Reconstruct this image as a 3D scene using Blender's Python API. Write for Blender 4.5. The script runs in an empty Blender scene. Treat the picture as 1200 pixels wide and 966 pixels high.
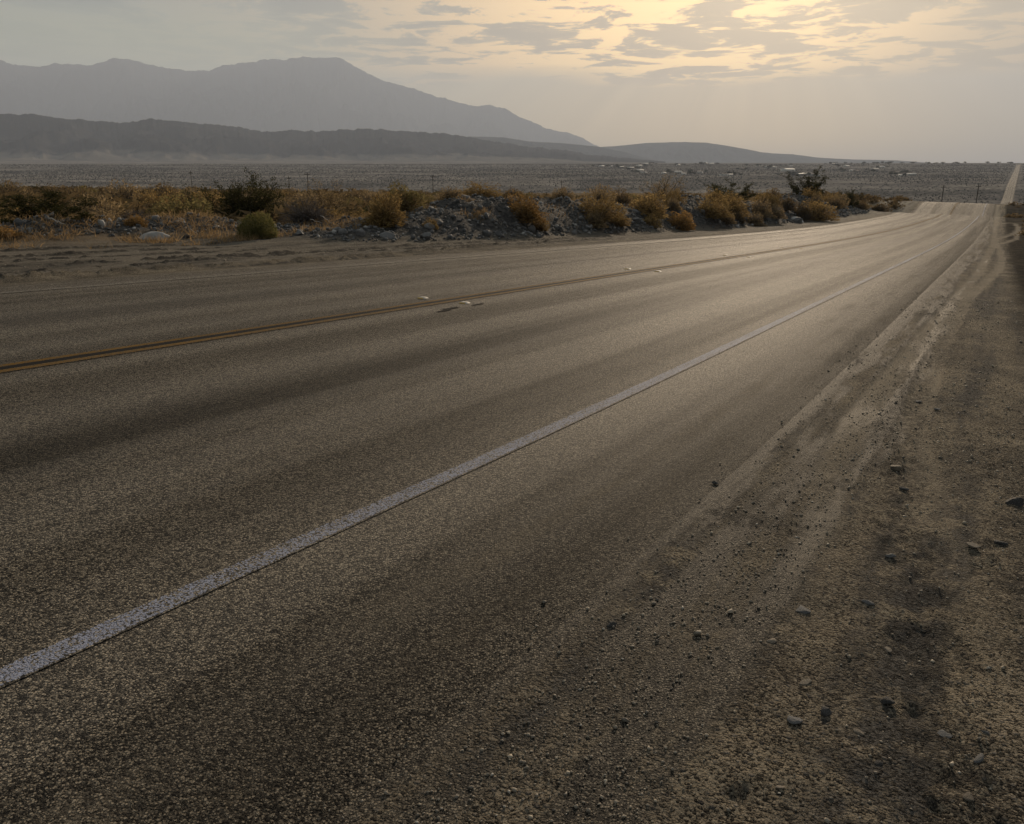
import bpy, math, random
import numpy as np
sc=bpy.context.scene
col=sc.collection
R=math.radians
# ---------------- camera ----------------
cd=bpy.data.cameras.new('camera'); cam=bpy.data.objects.new('camera',cd); col.objects.link(cam)
cd.sensor_width=36; cd.lens=30.0; cd.clip_start=0.05; cd.clip_end=60000
cam.location=(0,0,0); cam.rotation_euler=(R(90-16.27),0,0)
sc.camera=cam
# ---------------- light and exposure ----------------
SUN_AZ,SUN_EL=17.0,15.5           # azimuth clockwise from the view direction (+Y)
sd=bpy.data.lights.new('sun','SUN'); so=bpy.data.objects.new('sun',sd); col.objects.link(so)
sd.energy=5.0; sd.angle=R(0.6); sd.color=(1.0,0.80,0.58)
so.rotation_euler=(R(90-SUN_EL),0,R(180-SUN_AZ))
sc.view_settings.view_transform='Standard'; sc.view_settings.look='None'
sc.view_settings.exposure=0.13; sc.view_settings.gamma=1.0; sc.view_settings.use_curve_mapping=False
sc.cycles.max_bounces=5; sc.cycles.diffuse_bounces=2; sc.cycles.glossy_bounces=2
sc.cycles.transmission_bounces=3; sc.cycles.volume_bounces=0; sc.cycles.transparent_max_bounces=6
sc.cycles.use_denoising=True

class NB:
    """small helper for writing node trees"""
    def __init__(s,nt): s.nt=nt; s.x=0
    def n(s,t,**kw):
        o=s.nt.nodes.new(t); s.x+=180; o.location=(s.x,0)
        for k,v in kw.items(): setattr(o,k,v)
        return o
    def put(s,sock,v):
        if isinstance(v,bpy.types.NodeSocket): s.nt.links.new(v,sock)
        elif v is not None:
            try: sock.default_value=v
            except Exception: sock.default_value=(*v,1.0)
    def m(s,op,a,b=None,c=None,clamp=False):
        o=s.n('ShaderNodeMath',operation=op,use_clamp=clamp); s.put(o.inputs[0],a)
        if b is not None: s.put(o.inputs[1],b)
        if c is not None: s.put(o.inputs[2],c)
        return o.outputs[0]
    def vm(s,op,a,b=None):
        o=s.n('ShaderNodeVectorMath',operation=op); s.put(o.inputs[0],a)
        if b is not None: s.put(o.inputs[1],b)
        return o.outputs['Value'] if op in('DOT_PRODUCT','LENGTH') else o.outputs[0]
    def xyz(s,x,y,z=0.0):
        o=s.n('ShaderNodeCombineXYZ'); s.put(o.inputs[0],x);s.put(o.inputs[1],y);s.put(o.inputs[2],z); return o.outputs[0]
    def sep(s,v):
        o=s.n('ShaderNodeSeparateXYZ'); s.put(o.inputs[0],v); return o.outputs
    def step(s,a,b,x,lo=0.0,hi=1.0):
        o=s.n('ShaderNodeMapRange',interpolation_type='SMOOTHSTEP')
        s.put(o.inputs['Value'],x); s.put(o.inputs['From Min'],a); s.put(o.inputs['From Max'],b)
        s.put(o.inputs['To Min'],lo); s.put(o.inputs['To Max'],hi); return o.outputs['Result']
    def noise(s,v,scale,detail=3.0,rough=0.5,dist=0.0,out=0):
        o=s.n('ShaderNodeTexNoise'); s.put(o.inputs['Vector'],v); s.put(o.inputs['Scale'],scale)
        s.put(o.inputs['Detail'],detail); s.put(o.inputs['Roughness'],rough); s.put(o.inputs['Distortion'],dist)
        return o.outputs[out]
    def vor(s,v,scale,feature='F1',rand=1.0):
        o=s.n('ShaderNodeTexVoronoi',feature=feature); s.put(o.inputs['Vector'],v); s.put(o.inputs['Scale'],scale)
        s.put(o.inputs['Randomness'],rand); return o.outputs
    def mix(s,f,a,b,mode='MIX'):
        o=s.n('ShaderNodeMix',data_type='RGBA',blend_type=mode); s.put(o.inputs[0],f)
        for i,v in((6,a),(7,b)):
            if isinstance(v,bpy.types.NodeSocket): s.nt.links.new(v,o.inputs[i])
            else: o.inputs[i].default_value=(*v[:3],1.0)
        return o.outputs[2]
    def grey(s,v):
        return s.xyz(v,v,v)
    def attr(s,name):
        return s.n('ShaderNodeAttribute',attribute_name=name).outputs['Fac']
    def bump(s,h,strength,dist,normal=None):
        o=s.n('ShaderNodeBump'); s.put(o.inputs['Strength'],strength); s.put(o.inputs['Distance'],dist)
        s.put(o.inputs['Height'],h)
        if normal is not None: s.put(o.inputs['Normal'],normal)
        return o.outputs[0]

# ---------------- world: hazy evening sky with broken cloud ----------------
w=bpy.data.worlds.new('World'); sc.world=w; w.use_nodes=True
nt=w.node_tree; nt.nodes.clear(); b=NB(nt)
out=b.n('ShaderNodeOutputWorld'); bg=b.n('ShaderNodeBackground'); bg.inputs['Strength'].default_value=0.115
nt.links.new(bg.outputs[0],out.inputs['Surface'])
sky=b.n('ShaderNodeTexSky',sky_type='NISHITA'); sky.sun_disc=False
sky.sun_elevation=R(SUN_EL); sky.sun_rotation=R(SUN_AZ); sky.dust_density=3.0; sky.air_density=1.0
d=b.n('ShaderNodeTexCoord').outputs['Generated']
dx,dy,dz=b.sep(d)
GLOW=(0.190,0.972,0.13)
gd=b.vm('DOT_PRODUCT',d,GLOW)
g1=b.m('POWER',b.m('MAXIMUM',gd,0.0),14.0)
g2=b.m('POWER',b.m('MAXIMUM',gd,0.0),26.0)
zz=b.m('ADD',b.m('MAXIMUM',dz,0.0),0.05)
p=b.xyz(b.m('DIVIDE',dx,zz),b.m('DIVIDE',dy,zz),0.0)
n1=b.noise(b.vm('ADD',p,(3.1,1.7,0)),2.3,9.0,0.66,0.6)
n2=b.noise(b.vm('ADD',p,(9.4,-4.2,0)),0.5,3.0,0.5,0.2)
n3=b.noise(b.vm('ADD',p,(-5.0,8.0,0)),4.2,6.0,0.6,0.3)
cl=b.m('ADD',b.m('MULTIPLY',n1,0.62),b.m('ADD',b.m('MULTIPLY',n2,0.30),b.m('MULTIPLY',n3,0.16)))
gap=b.step(0.552,0.512,b.m('SUBTRACT',cl,b.m('MULTIPLY',g2,0.022)))                 # 1 where light comes through between clouds
thin=b.step(0.61,0.53,cl)
hi=b.step(0.078,0.100,b.m('ADD',dz,b.m('MULTIPLY',b.m('SUBTRACT',n2,0.5),0.05)))
elev=b.step(0.0,0.5,dz)
# veil low above the hills
veil=b.mix(g1,(0.32,0.335,0.215),(0.44,0.325,0.178))
veil=b.mix(b.step(0.03,0.0,dz),veil,b.mix(g1,(0.22,0.22,0.21),(0.33,0.27,0.18)))
right=b.step(0.27,0.50,b.m('ARCTAN2',dx,dy))
veil=b.mix(b.m('MULTIPLY',right,0.55),veil,(0.15,0.145,0.14))
# slanting light shafts below the cloud base
ang=b.m('ARCTAN2',b.m('SUBTRACT',b.m('DIVIDE',dx,b.m('MAXIMUM',dy,0.05)),0.27),b.m('SUBTRACT',0.23,dz))
ray=b.noise(b.xyz(b.m('MULTIPLY',ang,5.2),0.3,0.0),1.6,4.0,0.6)
shaft=b.m('MULTIPLY',b.m('SUBTRACT',ray,0.5),b.m('MULTIPLY',b.step(0.0,0.07,dz),g1))
veil=b.mix(1.0,veil,b.grey(b.m('ADD',1.0,b.m('MULTIPLY',shaft,1.5))),'MULTIPLY')
# cloud deck
dark=b.mix(g1,(0.135,0.165,0.145),(0.225,0.160,0.100))
dark=b.mix(1.0,dark,b.grey(b.m('ADD',0.72,b.m('MULTIPLY',n3,0.56))),'MULTIPLY')
lit=b.mix(g2,b.mix(g1,(0.30,0.30,0.21),(1.10,0.60,0.25)),(1.70,1.08,0.36))
deck=b.mix(b.m('MULTIPLY',thin,0.45),dark,b.mix(g1,(0.30,0.31,0.235),(0.66,0.46,0.235)))
deck=b.mix(b.m('MULTIPLY',gap,b.m('ADD',0.25,b.m('MULTIPLY',g1,0.75),clamp=True)),deck,lit)
left=b.step(-0.02,-0.38,b.m('ARCTAN2',dx,dy)); deck=b.mix(b.m('MULTIPLY',left,b.step(0.165,0.115,dz,0.0,0.55)),deck,(0.345,0.365,0.205))
deck=b.mix(1.0,deck,b.grey(b.m('SUBTRACT',1.0,b.m('MULTIPLY',right,0.42))),'MULTIPLY')
cs=b.mix(hi,veil,deck)
# the rest of the sky: cooler, dimmer overcast
cs=b.mix(b.m('MULTIPLY',elev,0.6),cs,(0.26,0.28,0.30))
ten=b.mix(1.0,cs,(10,10,10),'MULTIPLY')
tot=b.mix(0.10,ten,sky.outputs[0])
nt.links.new(tot,bg.inputs['Color'])
HAZE=8.0e-5
# ---- TERRAIN MATH (numpy) ----
def hsh(ix,iy,seed):
    v=(ix.astype(np.int64)*374761393+iy.astype(np.int64)*668265263+seed*1442695041)&0xffffffff
    v=((v^(v>>13))*1274126177)&0xffffffff
    v=v^(v>>16)
    return (v&0xffffff)/16777215.0
def vnoise(x,y,seed=0):
    x=np.asarray(x,float);y=np.asarray(y,float)
    ix=np.floor(x);iy=np.floor(y);fx=x-ix;fy=y-iy
    fx=fx*fx*fx*(fx*(fx*6-15)+10);fy=fy*fy*fy*(fy*(fy*6-15)+10)
    a=hsh(ix,iy,seed);b=hsh(ix+1,iy,seed);c=hsh(ix,iy+1,seed);d=hsh(ix+1,iy+1,seed)
    return (a+(b-a)*fx)*(1-fy)+(c+(d-c)*fx)*fy-0.5
def fbm(x,y,octv=4,seed=0,gain=0.5,lac=2.03):
    s=0;a=1.0;x=np.asarray(x,float);y=np.asarray(y,float)
    for i in range(octv):
        s=s+a*vnoise(x,y,seed+i*17); x=x*lac+13.7;y=y*lac-7.1;a*=gain
    return s
def sstep(a,b,x):
    t=np.clip((np.asarray(x,float)-a)/(b-a),0,1); return t*t*(3-2*t)
HD=math.radians(29.2); CH,SH=math.cos(HD),math.sin(HD)
def _d(s): return -0.017453*3.0*np.logaddexp(0,-2*(np.asarray(s,float)-3.9)/3.0)+0.0115*20*np.logaddexp(0,(np.asarray(s,float)-150)/20.0)
D0=float(_d(0.0))
def to_sn(X,Y):
    s=X*SH+Y*CH; n=X*CH-Y*SH-(_d(s)-D0)
    return s,n
def to_xy(s,n):
    m=np.asarray(n,float)+(_d(s)-D0); s=np.asarray(s,float)
    return s*SH+m*CH, s*CH-m*SH
LANE=3.6; N_WHITE=-2.16; N_CEN=N_WHITE-LANE; N_LEFT=N_CEN-LANE
_PS=np.array([98,103,108,113,117,123,131,138,146,158,175,220,300,450,600,800,1000,1150,1600,2070,2500,3100,4200,60000.])
_PZ=np.array([-5.34,-5.36,-5.50,-6.25,-6.7,-6.5,-5.66,-5.45,-5.95,-7.6,-9.5,-16,-23,-29,-33,-36,-34,-26,-20,-14,-4.8,-1.6,-0.6,0.2])
def _poly(u): return -1.3+u*(-4.548+u*(-3.339+u*(6.925-3.163*u)))
def P(s):
    s=np.asarray(s,float); u=np.clip(s,0,98)/100.0
    a=_poly(u)+np.minimum(s,0)*-0.02
    b=np.interp(s,_PS,_PZ)
    # smooth the linear interpolation a little
    for q in (2.0,4.0): b=0.5*b+0.25*(np.interp(s-q,_PS,_PZ)+np.interp(s+q,_PS,_PZ))
    w=sstep(94,100,s)
    return a*(1-w)+b*w
_VS=_PS[9:];_VZ=_PZ[9:]
def V(d): 
    b=np.interp(d,_VS,_VZ)
    for q in (0.05,): b=0.4*b+0.3*(np.interp(d*(1-q),_VS,_VZ)+np.interp(d*(1+q),_VS,_VZ))
    return b
def base(X,Y):
    X=np.asarray(X,float);Y=np.asarray(Y,float)
    s,n=to_sn(X,Y); d=np.hypot(X,Y)
    k=-0.0232*(25*np.tanh(n/25.0)*1.0)
    az=np.degrees(np.arctan2(X,Y))
    z=P(np.minimum(s,140)*1.0)+k
    road=np.exp(-((n+5.8)/30.0)**2)
    e=120+14*road+6*fbm(X/40,Y/40,2,5)
    w=sstep(e,e+230,d)
    v=V(d)
    w2=sstep(420,700,d)
    out=z*(1-w)+v*w
    # alluvial fans rising towards the hills on the left
    fan=np.clip((d-3600)/2600.0,0,1.6)**1.3*(sstep(9,-3,az)+0.0)
    out=out+fan*(62+30*fbm(az/5,d/2500,3,9))
    return out

_BS=np.array([12.5,14.5,16.4,18.1,19.6,20.8,22.2,23.7,25.3,27.1,28.4,31.4,33,36.8,41.4,45.4,48.5,53.9,63,68,71.5,76.6,82.8,92.3,103.8,118,124])
_BH=np.array([0,0.12,0.25,0.38,0.5,0.74,0.95,1.07,1.1,0.95,0.88,1.04,1.0,0.88,1.05,1.38,1.3,1.1,1.0,1.25,1.6,1.52,1.05,0.66,0.42,0.2,0.0])
def berm_h(s,n):
    """rubble windrow pushed up along the left edge of the road"""
    s=np.asarray(s,float);n=np.asarray(n,float)
    H=np.interp(s,_BS,_BH)*1.02
    c=-14.7+0.35*np.sin(s*0.35); toe=-12.1-0.25*np.sin(s*0.5+1)
    back=-18.3-0.6*np.sin(s*0.23)
    up=sstep(toe,c+0.5,n); dn=sstep(back,c-0.4,n)
    prof=np.where(n>c,up,dn)
    lump=1+0.35*fbm(s*0.9,n*0.9,3,31)*np.clip(prof*2,0,1)
    low=0.34*np.exp(-((n+18.2-0.1*s)/0.9)**2)*sstep(3,7,s)*sstep(17,14,s)*(1+0.8*fbm(s*1.1,n,2,77))
    return H*prof*lump+np.where(s<18,low,0)
TRACKS=[[(2.6,-.45),(3.8,-.62),(5.5,-.75),(9.5,-.67),(14.85,-.57),(22.9,-.40),(40.4,-.28),(68.6,-.30),(114,-.5),(140,-.7)],
 [(2.8,.05),(4.0,-.2),(5.5,-.42),(9.5,-.50),(15,-.42),(20.9,-.16),(25,.02),(29.6,.06),(38.1,.02),(45,-.15),(52.3,-.24)],
 [(45.2,.02),(54,.75),(62,.9),(72,1.5),(85,3)],
 [(52,-.2),(60,.5),(68,.95),(78,1.2),(88.7,1.05),(90,.6),(86.7,.15)]]
TRACK_W=[.085,.08,.11,.12]
def seg_dist(s,n,pts):
    best=np.full(np.shape(s),1e9)
    for (a,b),(c,d) in zip(pts[:-1],pts[1:]):
        k=1.0
        L=(c-a)**2+(d-b)**2
        t=np.clip(((s-a)*(c-a)+(n-b)*(d-b))/L,0,1)
        best=np.minimum(best,np.hypot(s-(a+t*(c-a)),n-(b+t*(d-b))))
    return best
def track_mask(s,n):
    m=np.zeros(np.shape(s))
    for pts,w in zip(TRACKS,TRACK_W):
        dd=seg_dist(s,n,pts); ww=w*(1+0.25*vnoise(s*0.7,n*3,3))+np.asarray(s)*0.0007
        m=np.maximum(m,1-sstep(ww*0.75,ww*1.35,dd))
    return m*sstep(1.5,7,s)*(0.75+0.5*vnoise(s*1.1,n*2,9))
DUG=[[(3.3,6.9),(2.87,5.8),(2.3,4.8),(2.0,4.15),(1.62,3.3),(1.5,2.8),(1.30,2.3),(1.12,1.95),(1.02,1.6),(.9,1.3)],
 [(4.0,6.2),(3.2,4.9),(2.75,4.2),(2.35,3.66),(1.97,3.1),(1.8,2.8)],[(1.25,3.75),(1.6,3.85)],[(.85,3.35),(1.1,3.25)],[(.52,1.62),(.62,1.66)],[(5.6,10.6),(4.3,8.3),(3.7,7.2)]]
DUG_W=[.11,.10,.08,.10,.035,.14]
def dug_mask(X,Y):
    m=np.zeros(np.shape(X))
    for pts,w in zip(DUG,DUG_W):
        dd=seg_dist(X,Y,pts)+0.10*fbm(X*5,Y*5,3,88)+0.03*vnoise(X*23,Y*23,12)
        m=np.maximum(m,1-sstep(w*0.5,w*1.3,dd))
    return m
def windrows(s,n):
    z=0.0;k=0.0
    for c,a,wd,sd in ((-10.75,.036,.12,1),(-11.3,.022,.09,7),(-11.9,.028,.11,2),(-12.6,.022,.09,9),(-13.2,.028,.12,3),(-14.3,.026,.15,6)):
        cc=c+0.5*vnoise(s*0.16,0*s+sd,5)+0.12*vnoise(s*.9,0*s,sd)
        m=sstep(15,9,s) if c<-12.5 else sstep(34,22,s)
        g=m*np.exp(-((n-cc)/wd)**2)*np.clip(0.9+3.0*fbm(s*3.3,n*5,4,sd+20,.65),0,1.9)
        z=z+a*g; k=np.maximum(k,g)
    return z,np.clip(k,0,1)
def relief(X,Y,s,n,d):
    """small ground relief in metres, keyed to where the ground lies"""
    near=sstep(130,25,d)
    right=sstep(-1.1,-0.2,n)*(d<400)
    leftd=sstep(-10.2,-11.2,n)
    micro=0.010*fbm(X*4,Y*4,3,3)+0.007*fbm(X*17,Y*17,2,8)*sstep(25,6,d)
    z=right*(micro*1.0+0.020*fbm(X*1.1,Y*1.1,2,44)*sstep(-.9,.6,n))
    # loose lumps dug up in streaks along the shoulder
    st=np.clip(fbm(s*0.55,n*3.2,3,61)*1.6,0,1)
    z=z+right*st*0.012*(0.4+np.clip(vnoise(X*21,Y*21,71)*3,-.5,1))*sstep(30,8,d)
    # kicked up divots
    z=z+leftd*(micro*1.6+0.03*fbm(X*0.8,Y*0.8,3,14)*near)
    # scraped windrows parallel to the road on the left pull-out
    z=z+windrows(s,n)[0]*near
    # scrubland hummocks
    scr=sstep(-17,-20,n)*sstep(10,20,d)
    z=z+scr*near*0.22*fbm(X*0.25,Y*0.25,3,90)
    z=z+sstep(0.6,2.5,n)*0.10*fbm(X*0.4,Y*0.4,4,91)*near
    z=z-0.022*track_mask(s,n)+0.010*right*np.exp(-((n+.35-.25*np.sin(s*.4))/.07)**2)*sstep(3,6,s)*sstep(40,20,s)
    dm=dug_mask(X,Y)
    z=z+dm*(-0.006+0.010*np.clip(vnoise(X*24,Y*24,72)*2,-.4,1)+0.008*vnoise(X*60,Y*60,73))
    far=sstep(200,700,d)
    z=z+far*1.2*fbm(X/120,Y/120,3,101)
    return z
def T(X,Y):
    X=np.asarray(X,float);Y=np.asarray(Y,float)
    s,n=to_sn(X,Y); d=np.hypot(X,Y)
    b=berm_h(s,n)
    z=base(X,Y)+b+relief(X,Y,s,n,d)
    z=z+0.10*fbm(X*3.1,Y*3.1,3,55)*np.clip(b*3,0,1)
    # far: let the road corridor follow the road profile
    cor=np.exp(-((n+5.8)/14.0)**4)*sstep(138,160,s)
    z=z*(1-cor)+(P(s)+0.0)*cor
    return z
# ---------------- mesh helpers ----------------
rng=np.random.default_rng(7); rnd=random.Random(11)
def mesh(name,V_,F_,mat=None,attrs=None,smooth=False):
    """V_ (n,3), F_ (m,3|4) array, or list of such arrays"""
    Fs=F_ if isinstance(F_,list) else [F_]
    V_=np.asarray(V_,np.float32)
    me=bpy.data.meshes.new(name); me.vertices.add(len(V_)); me.vertices.foreach_set('co',V_.ravel())
    loops=np.concatenate([np.asarray(f,np.int32).ravel() for f in Fs])
    sizes=np.concatenate([np.full(len(f),np.asarray(f).shape[1],np.int32) for f in Fs])
    starts=np.concatenate([[0],np.cumsum(sizes)[:-1]]).astype(np.int32)
    me.loops.add(len(loops)); me.loops.foreach_set('vertex_index',loops)
    me.polygons.add(len(sizes)); me.polygons.foreach_set('loop_start',starts); me.polygons.foreach_set('loop_total',sizes)
    if smooth: me.polygons.foreach_set('use_smooth',np.ones(len(sizes),bool))
    if attrs:
        for k,v in attrs.items():
            a=me.attributes.new(k,'FLOAT','POINT'); a.data.foreach_set('value',np.asarray(v,np.float32))
    me.update(calc_edges=True)
    if mat: me.materials.append(mat)
    return me
def obj(name,me,parent=None,loc=(0,0,0),**props):
    o=bpy.data.objects.new(name,me); col.objects.link(o); o.location=loc
    if parent: o.parent=parent
    for k,v in props.items(): o[k]=v
    return o
def thing(name,label,cat,loc=(0,0,0),rz=0.0,group=None):
    o=bpy.data.objects.new(name,None); col.objects.link(o); o.location=loc; o.rotation_euler=(0,0,rz)
    o['label']=label; o['category']=cat
    if group: o['group']=group
    return o
def copy_thing(src,loc,rz,scale,label,group):
    r=src.copy(); col.objects.link(r); r.location=loc; r.rotation_euler=(0,0,rz); r.scale=scale
    r['label']=label
    if group: r['group']=group
    elif 'group' in r: del r['group']
    for ch in src.children:
        c=ch.copy(); col.objects.link(c); c.parent=r
    return r
def newmat(name):
    m=bpy.data.materials.new(name); m.use_nodes=True; nt=m.node_tree; nt.nodes.clear()
    b=NB(nt); o=b.n('ShaderNodeOutputMaterial'); return m,b,o
def principled(b,o,color,rough=0.8,spec=0.3,normal=None):
    p=b.n('ShaderNodeBsdfPrincipled'); b.put(p.inputs['Base Color'],color if isinstance(color,bpy.types.NodeSocket) else (*color,1.0))
    b.put(p.inputs['Roughness'],rough); b.put(p.inputs['Specular IOR Level'],spec)
    if normal is not None: b.put(p.inputs['Normal'],normal)
    b.nt.links.new(p.outputs[0],o.inputs['Surface']); return p
def G(x,y): return float(T(x,y))
def GS(s,n):
    X,Y=to_xy(s,n); return float(X),float(Y),float(T(X,Y))

# ---------------- materials ----------------
def chipseal(b,P_,n,s):
    """colour and height of worn chip seal; n,s are metres across and along the road"""
    v1=b.vor(P_,132.0); v2=b.vor(P_,280.0); f1=b.noise(P_,420.0,2.0,0.6)
    stone=b.sep(v1['Color'])[0]; stone2=b.sep(v2['Color'])[1]
    k=b.m('ADD',b.m('MULTIPLY',stone,0.55),b.m('MULTIPLY',stone2,0.45))
    c=b.mix(b.step(0.34,0.84,k),(0.010,0.010,0.010),(0.56,0.485,0.375))
    c=b.mix(b.m('MULTIPLY',b.step(0.40,0.62,v1['Distance']),0.6),c,(0.018,0.017,0.016))  # dark binder between chips, its colour deepened to imitate shaded pores
    c=b.mix(b.m('MULTIPLY',b.step(0.45,0.7,f1),0.22),c,(0.17,0.145,0.112))
    rare=b.step(0.975,0.99,b.sep(v2['Color'])[2])
    c=b.mix(b.m('MULTIPLY',rare,0.6),c,(0.46,0.41,0.33))
    big=b.noise(b.xyz(b.m('MULTIPLY',s,0.07),b.m('MULTIPLY',n,1.9),0.0),1.0,4.0,0.6)
    mot=b.noise(P_,1.3,4.0,0.6)
    c=b.mix(1.0,c,b.grey(b.m('ADD',0.22,b.m('ADD',b.m('MULTIPLY',big,1.02),b.m('MULTIPLY',mot,0.54)))),'MULTIPLY')
    # oil darkened strips in the middle of each lane, beside the centre lines
    def strip(c0,wd): 
        q=b.m('DIVIDE',b.m('SUBTRACT',n,c0),wd); return b.m('POWER',2.718,b.m('MULTIPLY',b.m('MULTIPLY',q,q),-1.0))
    st=b.m('ADD',b.m('ADD',b.m('MULTIPLY',strip(N_WHITE-1.75,0.40),0.46),b.m('MULTIPLY',strip(N_CEN-1.8,0.45),0.40)),b.m('MULTIPLY',strip(N_CEN,0.22),0.50))
    st=b.m('ADD',st,b.m('MULTIPLY',b.step(N_WHITE+0.1,N_WHITE+0.7,n),0.36))  # seal right of the white line: colour darkened to offset its sheen
    c=b.mix(1.0,c,b.grey(b.m('SUBTRACT',1.0,st)),'MULTIPLY')
    h=b.m('ADD',b.m('MULTIPLY',b.step(0.62,0.34,v1['Distance']),b.m('ADD',0.25,stone)),b.m('ADD',b.m('MULTIPLY',stone2,0.42),b.m('MULTIPLY',f1,0.35)))
    return c,h
def dirt(b,P_,n,s):
    v1=b.vor(P_,125.0); v3=b.vor(P_,52.0)
    st=b.sep(v1['Color'])[0]
    nz=b.noise(P_,1.6,5.0,0.6); st2=b.sep(b.vor(P_,260.0)['Color'])[1]
    c=b.mix(b.step(0.35,0.65,nz),(0.130,0.110,0.084),(0.330,0.276,0.200))
    kk=b.m('ADD',b.m('MULTIPLY',st,0.6),b.m('MULTIPLY',st2,0.4))
    c=b.mix(b.m('MULTIPLY',b.step(0.50,0.72,kk),0.92),c,(0.018,0.017,0.016))
    c=b.mix(b.m('MULTIPLY',b.step(0.34,0.18,kk),0.75),c,(0.40,0.345,0.262))
    keep=b.sep(v3['Color'])
    peb=b.m('MULTIPLY',b.step(0.78,0.80,keep[0]),b.step(0.42,0.34,v3['Distance']))
    c=b.mix(peb,c,b.mix(keep[1],(0.055,0.052,0.05),(0.28,0.25,0.21)))
    h=b.m('ADD',b.m('MULTIPLY',b.step(0.6,0.3,v1['Distance']),b.m('ADD',0.2,st)),b.m('MULTIPLY',peb,b.m('SUBTRACT',1.6,b.m('MULTIPLY',v3['Distance'],3.0))))
    fine=b.noise(P_,60.0,6.0,0.7)
    h=b.m('ADD',h,b.m('MULTIPLY',fine,1.1))
    return c,h
def road_or_dirt(b,P_,n,s):
    c1,h1=chipseal(b,P_,n,s); c2,h2=dirt(b,P_,n,s)
    # gravelly, stone rich streaks inside the dust
    sv=b.xyz(b.m('MULTIPLY',s,0.42),b.m('MULTIPLY',n,2.9),0.0)
    gk=b.m('ADD',b.m('MULTIPLY',b.noise(sv,1.0,5.0,0.62),0.45),b.m('MULTIPLY',b.noise(b.xyz(b.m('MULTIPLY',s,0.09),b.m('MULTIPLY',n,3.6),0.0),1.0,2.0,0.5),0.55))
    gm=b.step(0.47,0.60,gk)
    v2=b.vor(P_,120.0)
    gc=b.mix(b.sep(v2['Color'])[0],(0.008,0.008,0.008),(0.150,0.140,0.128))
    gcl=b.noise(P_,7.0,4.0,0.6); gm=b.m('MULTIPLY',gm,b.step(0.36,0.52,gcl))
    c2=b.mix(b.m('MULTIPLY',gm,0.95),c2,gc)
    # dust drifts over the seal towards the right edge
    dn=b.m('ADD',b.m('MULTIPLY',b.noise(sv,1.9,6.0,0.65),0.5),b.m('MULTIPLY',b.noise(b.xyz(b.m('MULTIPLY',s,0.09),b.m('MULTIPLY',n,4.2),5.0),1.0,2.0,0.5),0.5))
    edge=b.m('ADD',n,b.m('MULTIPLY',b.m('SUBTRACT',dn,0.5),4.2))
    far=b.step(2.0,16.0,s)
    m=b.step(b.m('ADD',-1.15,b.m('MULTIPLY',far,0.20)),b.m('ADD',-0.55,b.m('MULTIPLY',far,0.05)),edge)
    fl=b.noise(P_,22.0,3.0,0.6)
    m=b.m('MULTIPLY',m,b.step(0.30,0.56,b.m('ADD',b.m('MULTIPLY',m,0.30),b.m('MULTIPLY',fl,0.7))))
    light=b.m('MULTIPLY',b.step(-1.9,-1.1,edge),b.m('MULTIPLY',b.step(0.47,0.62,dn),0.35))
    m=b.m('MAXIMUM',m,light)
    dl=b.m('ADD',n,b.m('MULTIPLY',b.m('SUBTRACT',dn,0.5),0.9))
    m=b.m('MAXIMUM',m,b.step(-9.75,-10.35,dl))
    c=b.mix(m,c1,c2)
    h=b.m('ADD',b.m('MULTIPLY',h1,b.m('SUBTRACT',1.0,m)),b.m('MULTIPLY',h2,m))
    return c,h,m
# road surface
M_road,b,o=newmat('chip_seal_road')
pos=b.n('ShaderNodeNewGeometry').outputs['Position']; n_=b.attr('n'); s_=b.attr('s')
c,h,m=road_or_dirt(b,pos,n_,s_)
bd=b.noise(b.xyz(b.m('MULTIPLY',s_,0.02),b.m('MULTIPLY',n_,1.7),3.0),1.0,3.0,0.6)
streak=b.step(0.36,0.62,bd,0.45,1.35)
c=b.mix(1.0,c,b.grey(b.step(0.34,0.62,bd,0.83,1.12)),'MULTIPLY')
principled(b,o,c,b.m('ADD',0.74,b.m('MULTIPLY',m,0.17)),b.m('MULTIPLY',b.m('MULTIPLY',streak,b.step(260.0,110.0,s_,0.2,1.0)),b.m('MULTIPLY',b.step(N_WHITE+0.9,N_WHITE+0.1,n_,0.35,1.0),b.m('SUBTRACT',0.115,b.m('MULTIPLY',m,0.07)))),b.bump(h,1.0,0.026))
# ground
M_ground,b,o=newmat('desert_ground')
pos=b.n('ShaderNodeNewGeometry').outputs['Position']; n_=b.attr('n'); s_=b.attr('s'); dd=b.attr('dist')
c,h,m=road_or_dirt(b,pos,n_,s_)
trk=b.attr('track')
c=b.mix(b.m('MULTIPLY',trk,0.85),c,(0.33,0.283,0.218))
dg=b.m('MULTIPLY',b.attr('dug'),b.step(0.42,0.60,b.noise(pos,22.0,5.0,0.7)))
c=b.mix(b.m('MULTIPLY',dg,0.62),c,(0.035,0.033,0.031))
# left pull-out: scraped tan dirt
lf=b.step(-10.3,-11.2,n_)
px_=b.noise(b.xyz(b.m('MULTIPLY',s_,0.35),b.m('MULTIPLY',n_,2.6),2.0),1.0,5.0,0.65)
lc=b.mix(b.step(0.36,0.60,px_),(0.110,0.099,0.084),(0.245,0.216,0.175))
v4=b.vor(pos,26.0)
lc=b.mix(b.m('MULTIPLY',b.step(0.70,0.85,b.sep(v4['Color'])[0]),b.step(0.45,0.3,v4['Distance'])),lc,(0.045,0.042,0.04))
wr=b.attr('windrow'); lc=b.mix(b.m('MULTIPLY',b.step(0.10,0.45,wr),b.step(0.34,0.48,b.noise(pos,9.0,5.0,0.7))),lc,(0.040,0.037,0.034))
c=b.mix(b.m('MULTIPLY',lf,0.85),c,lc)
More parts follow.
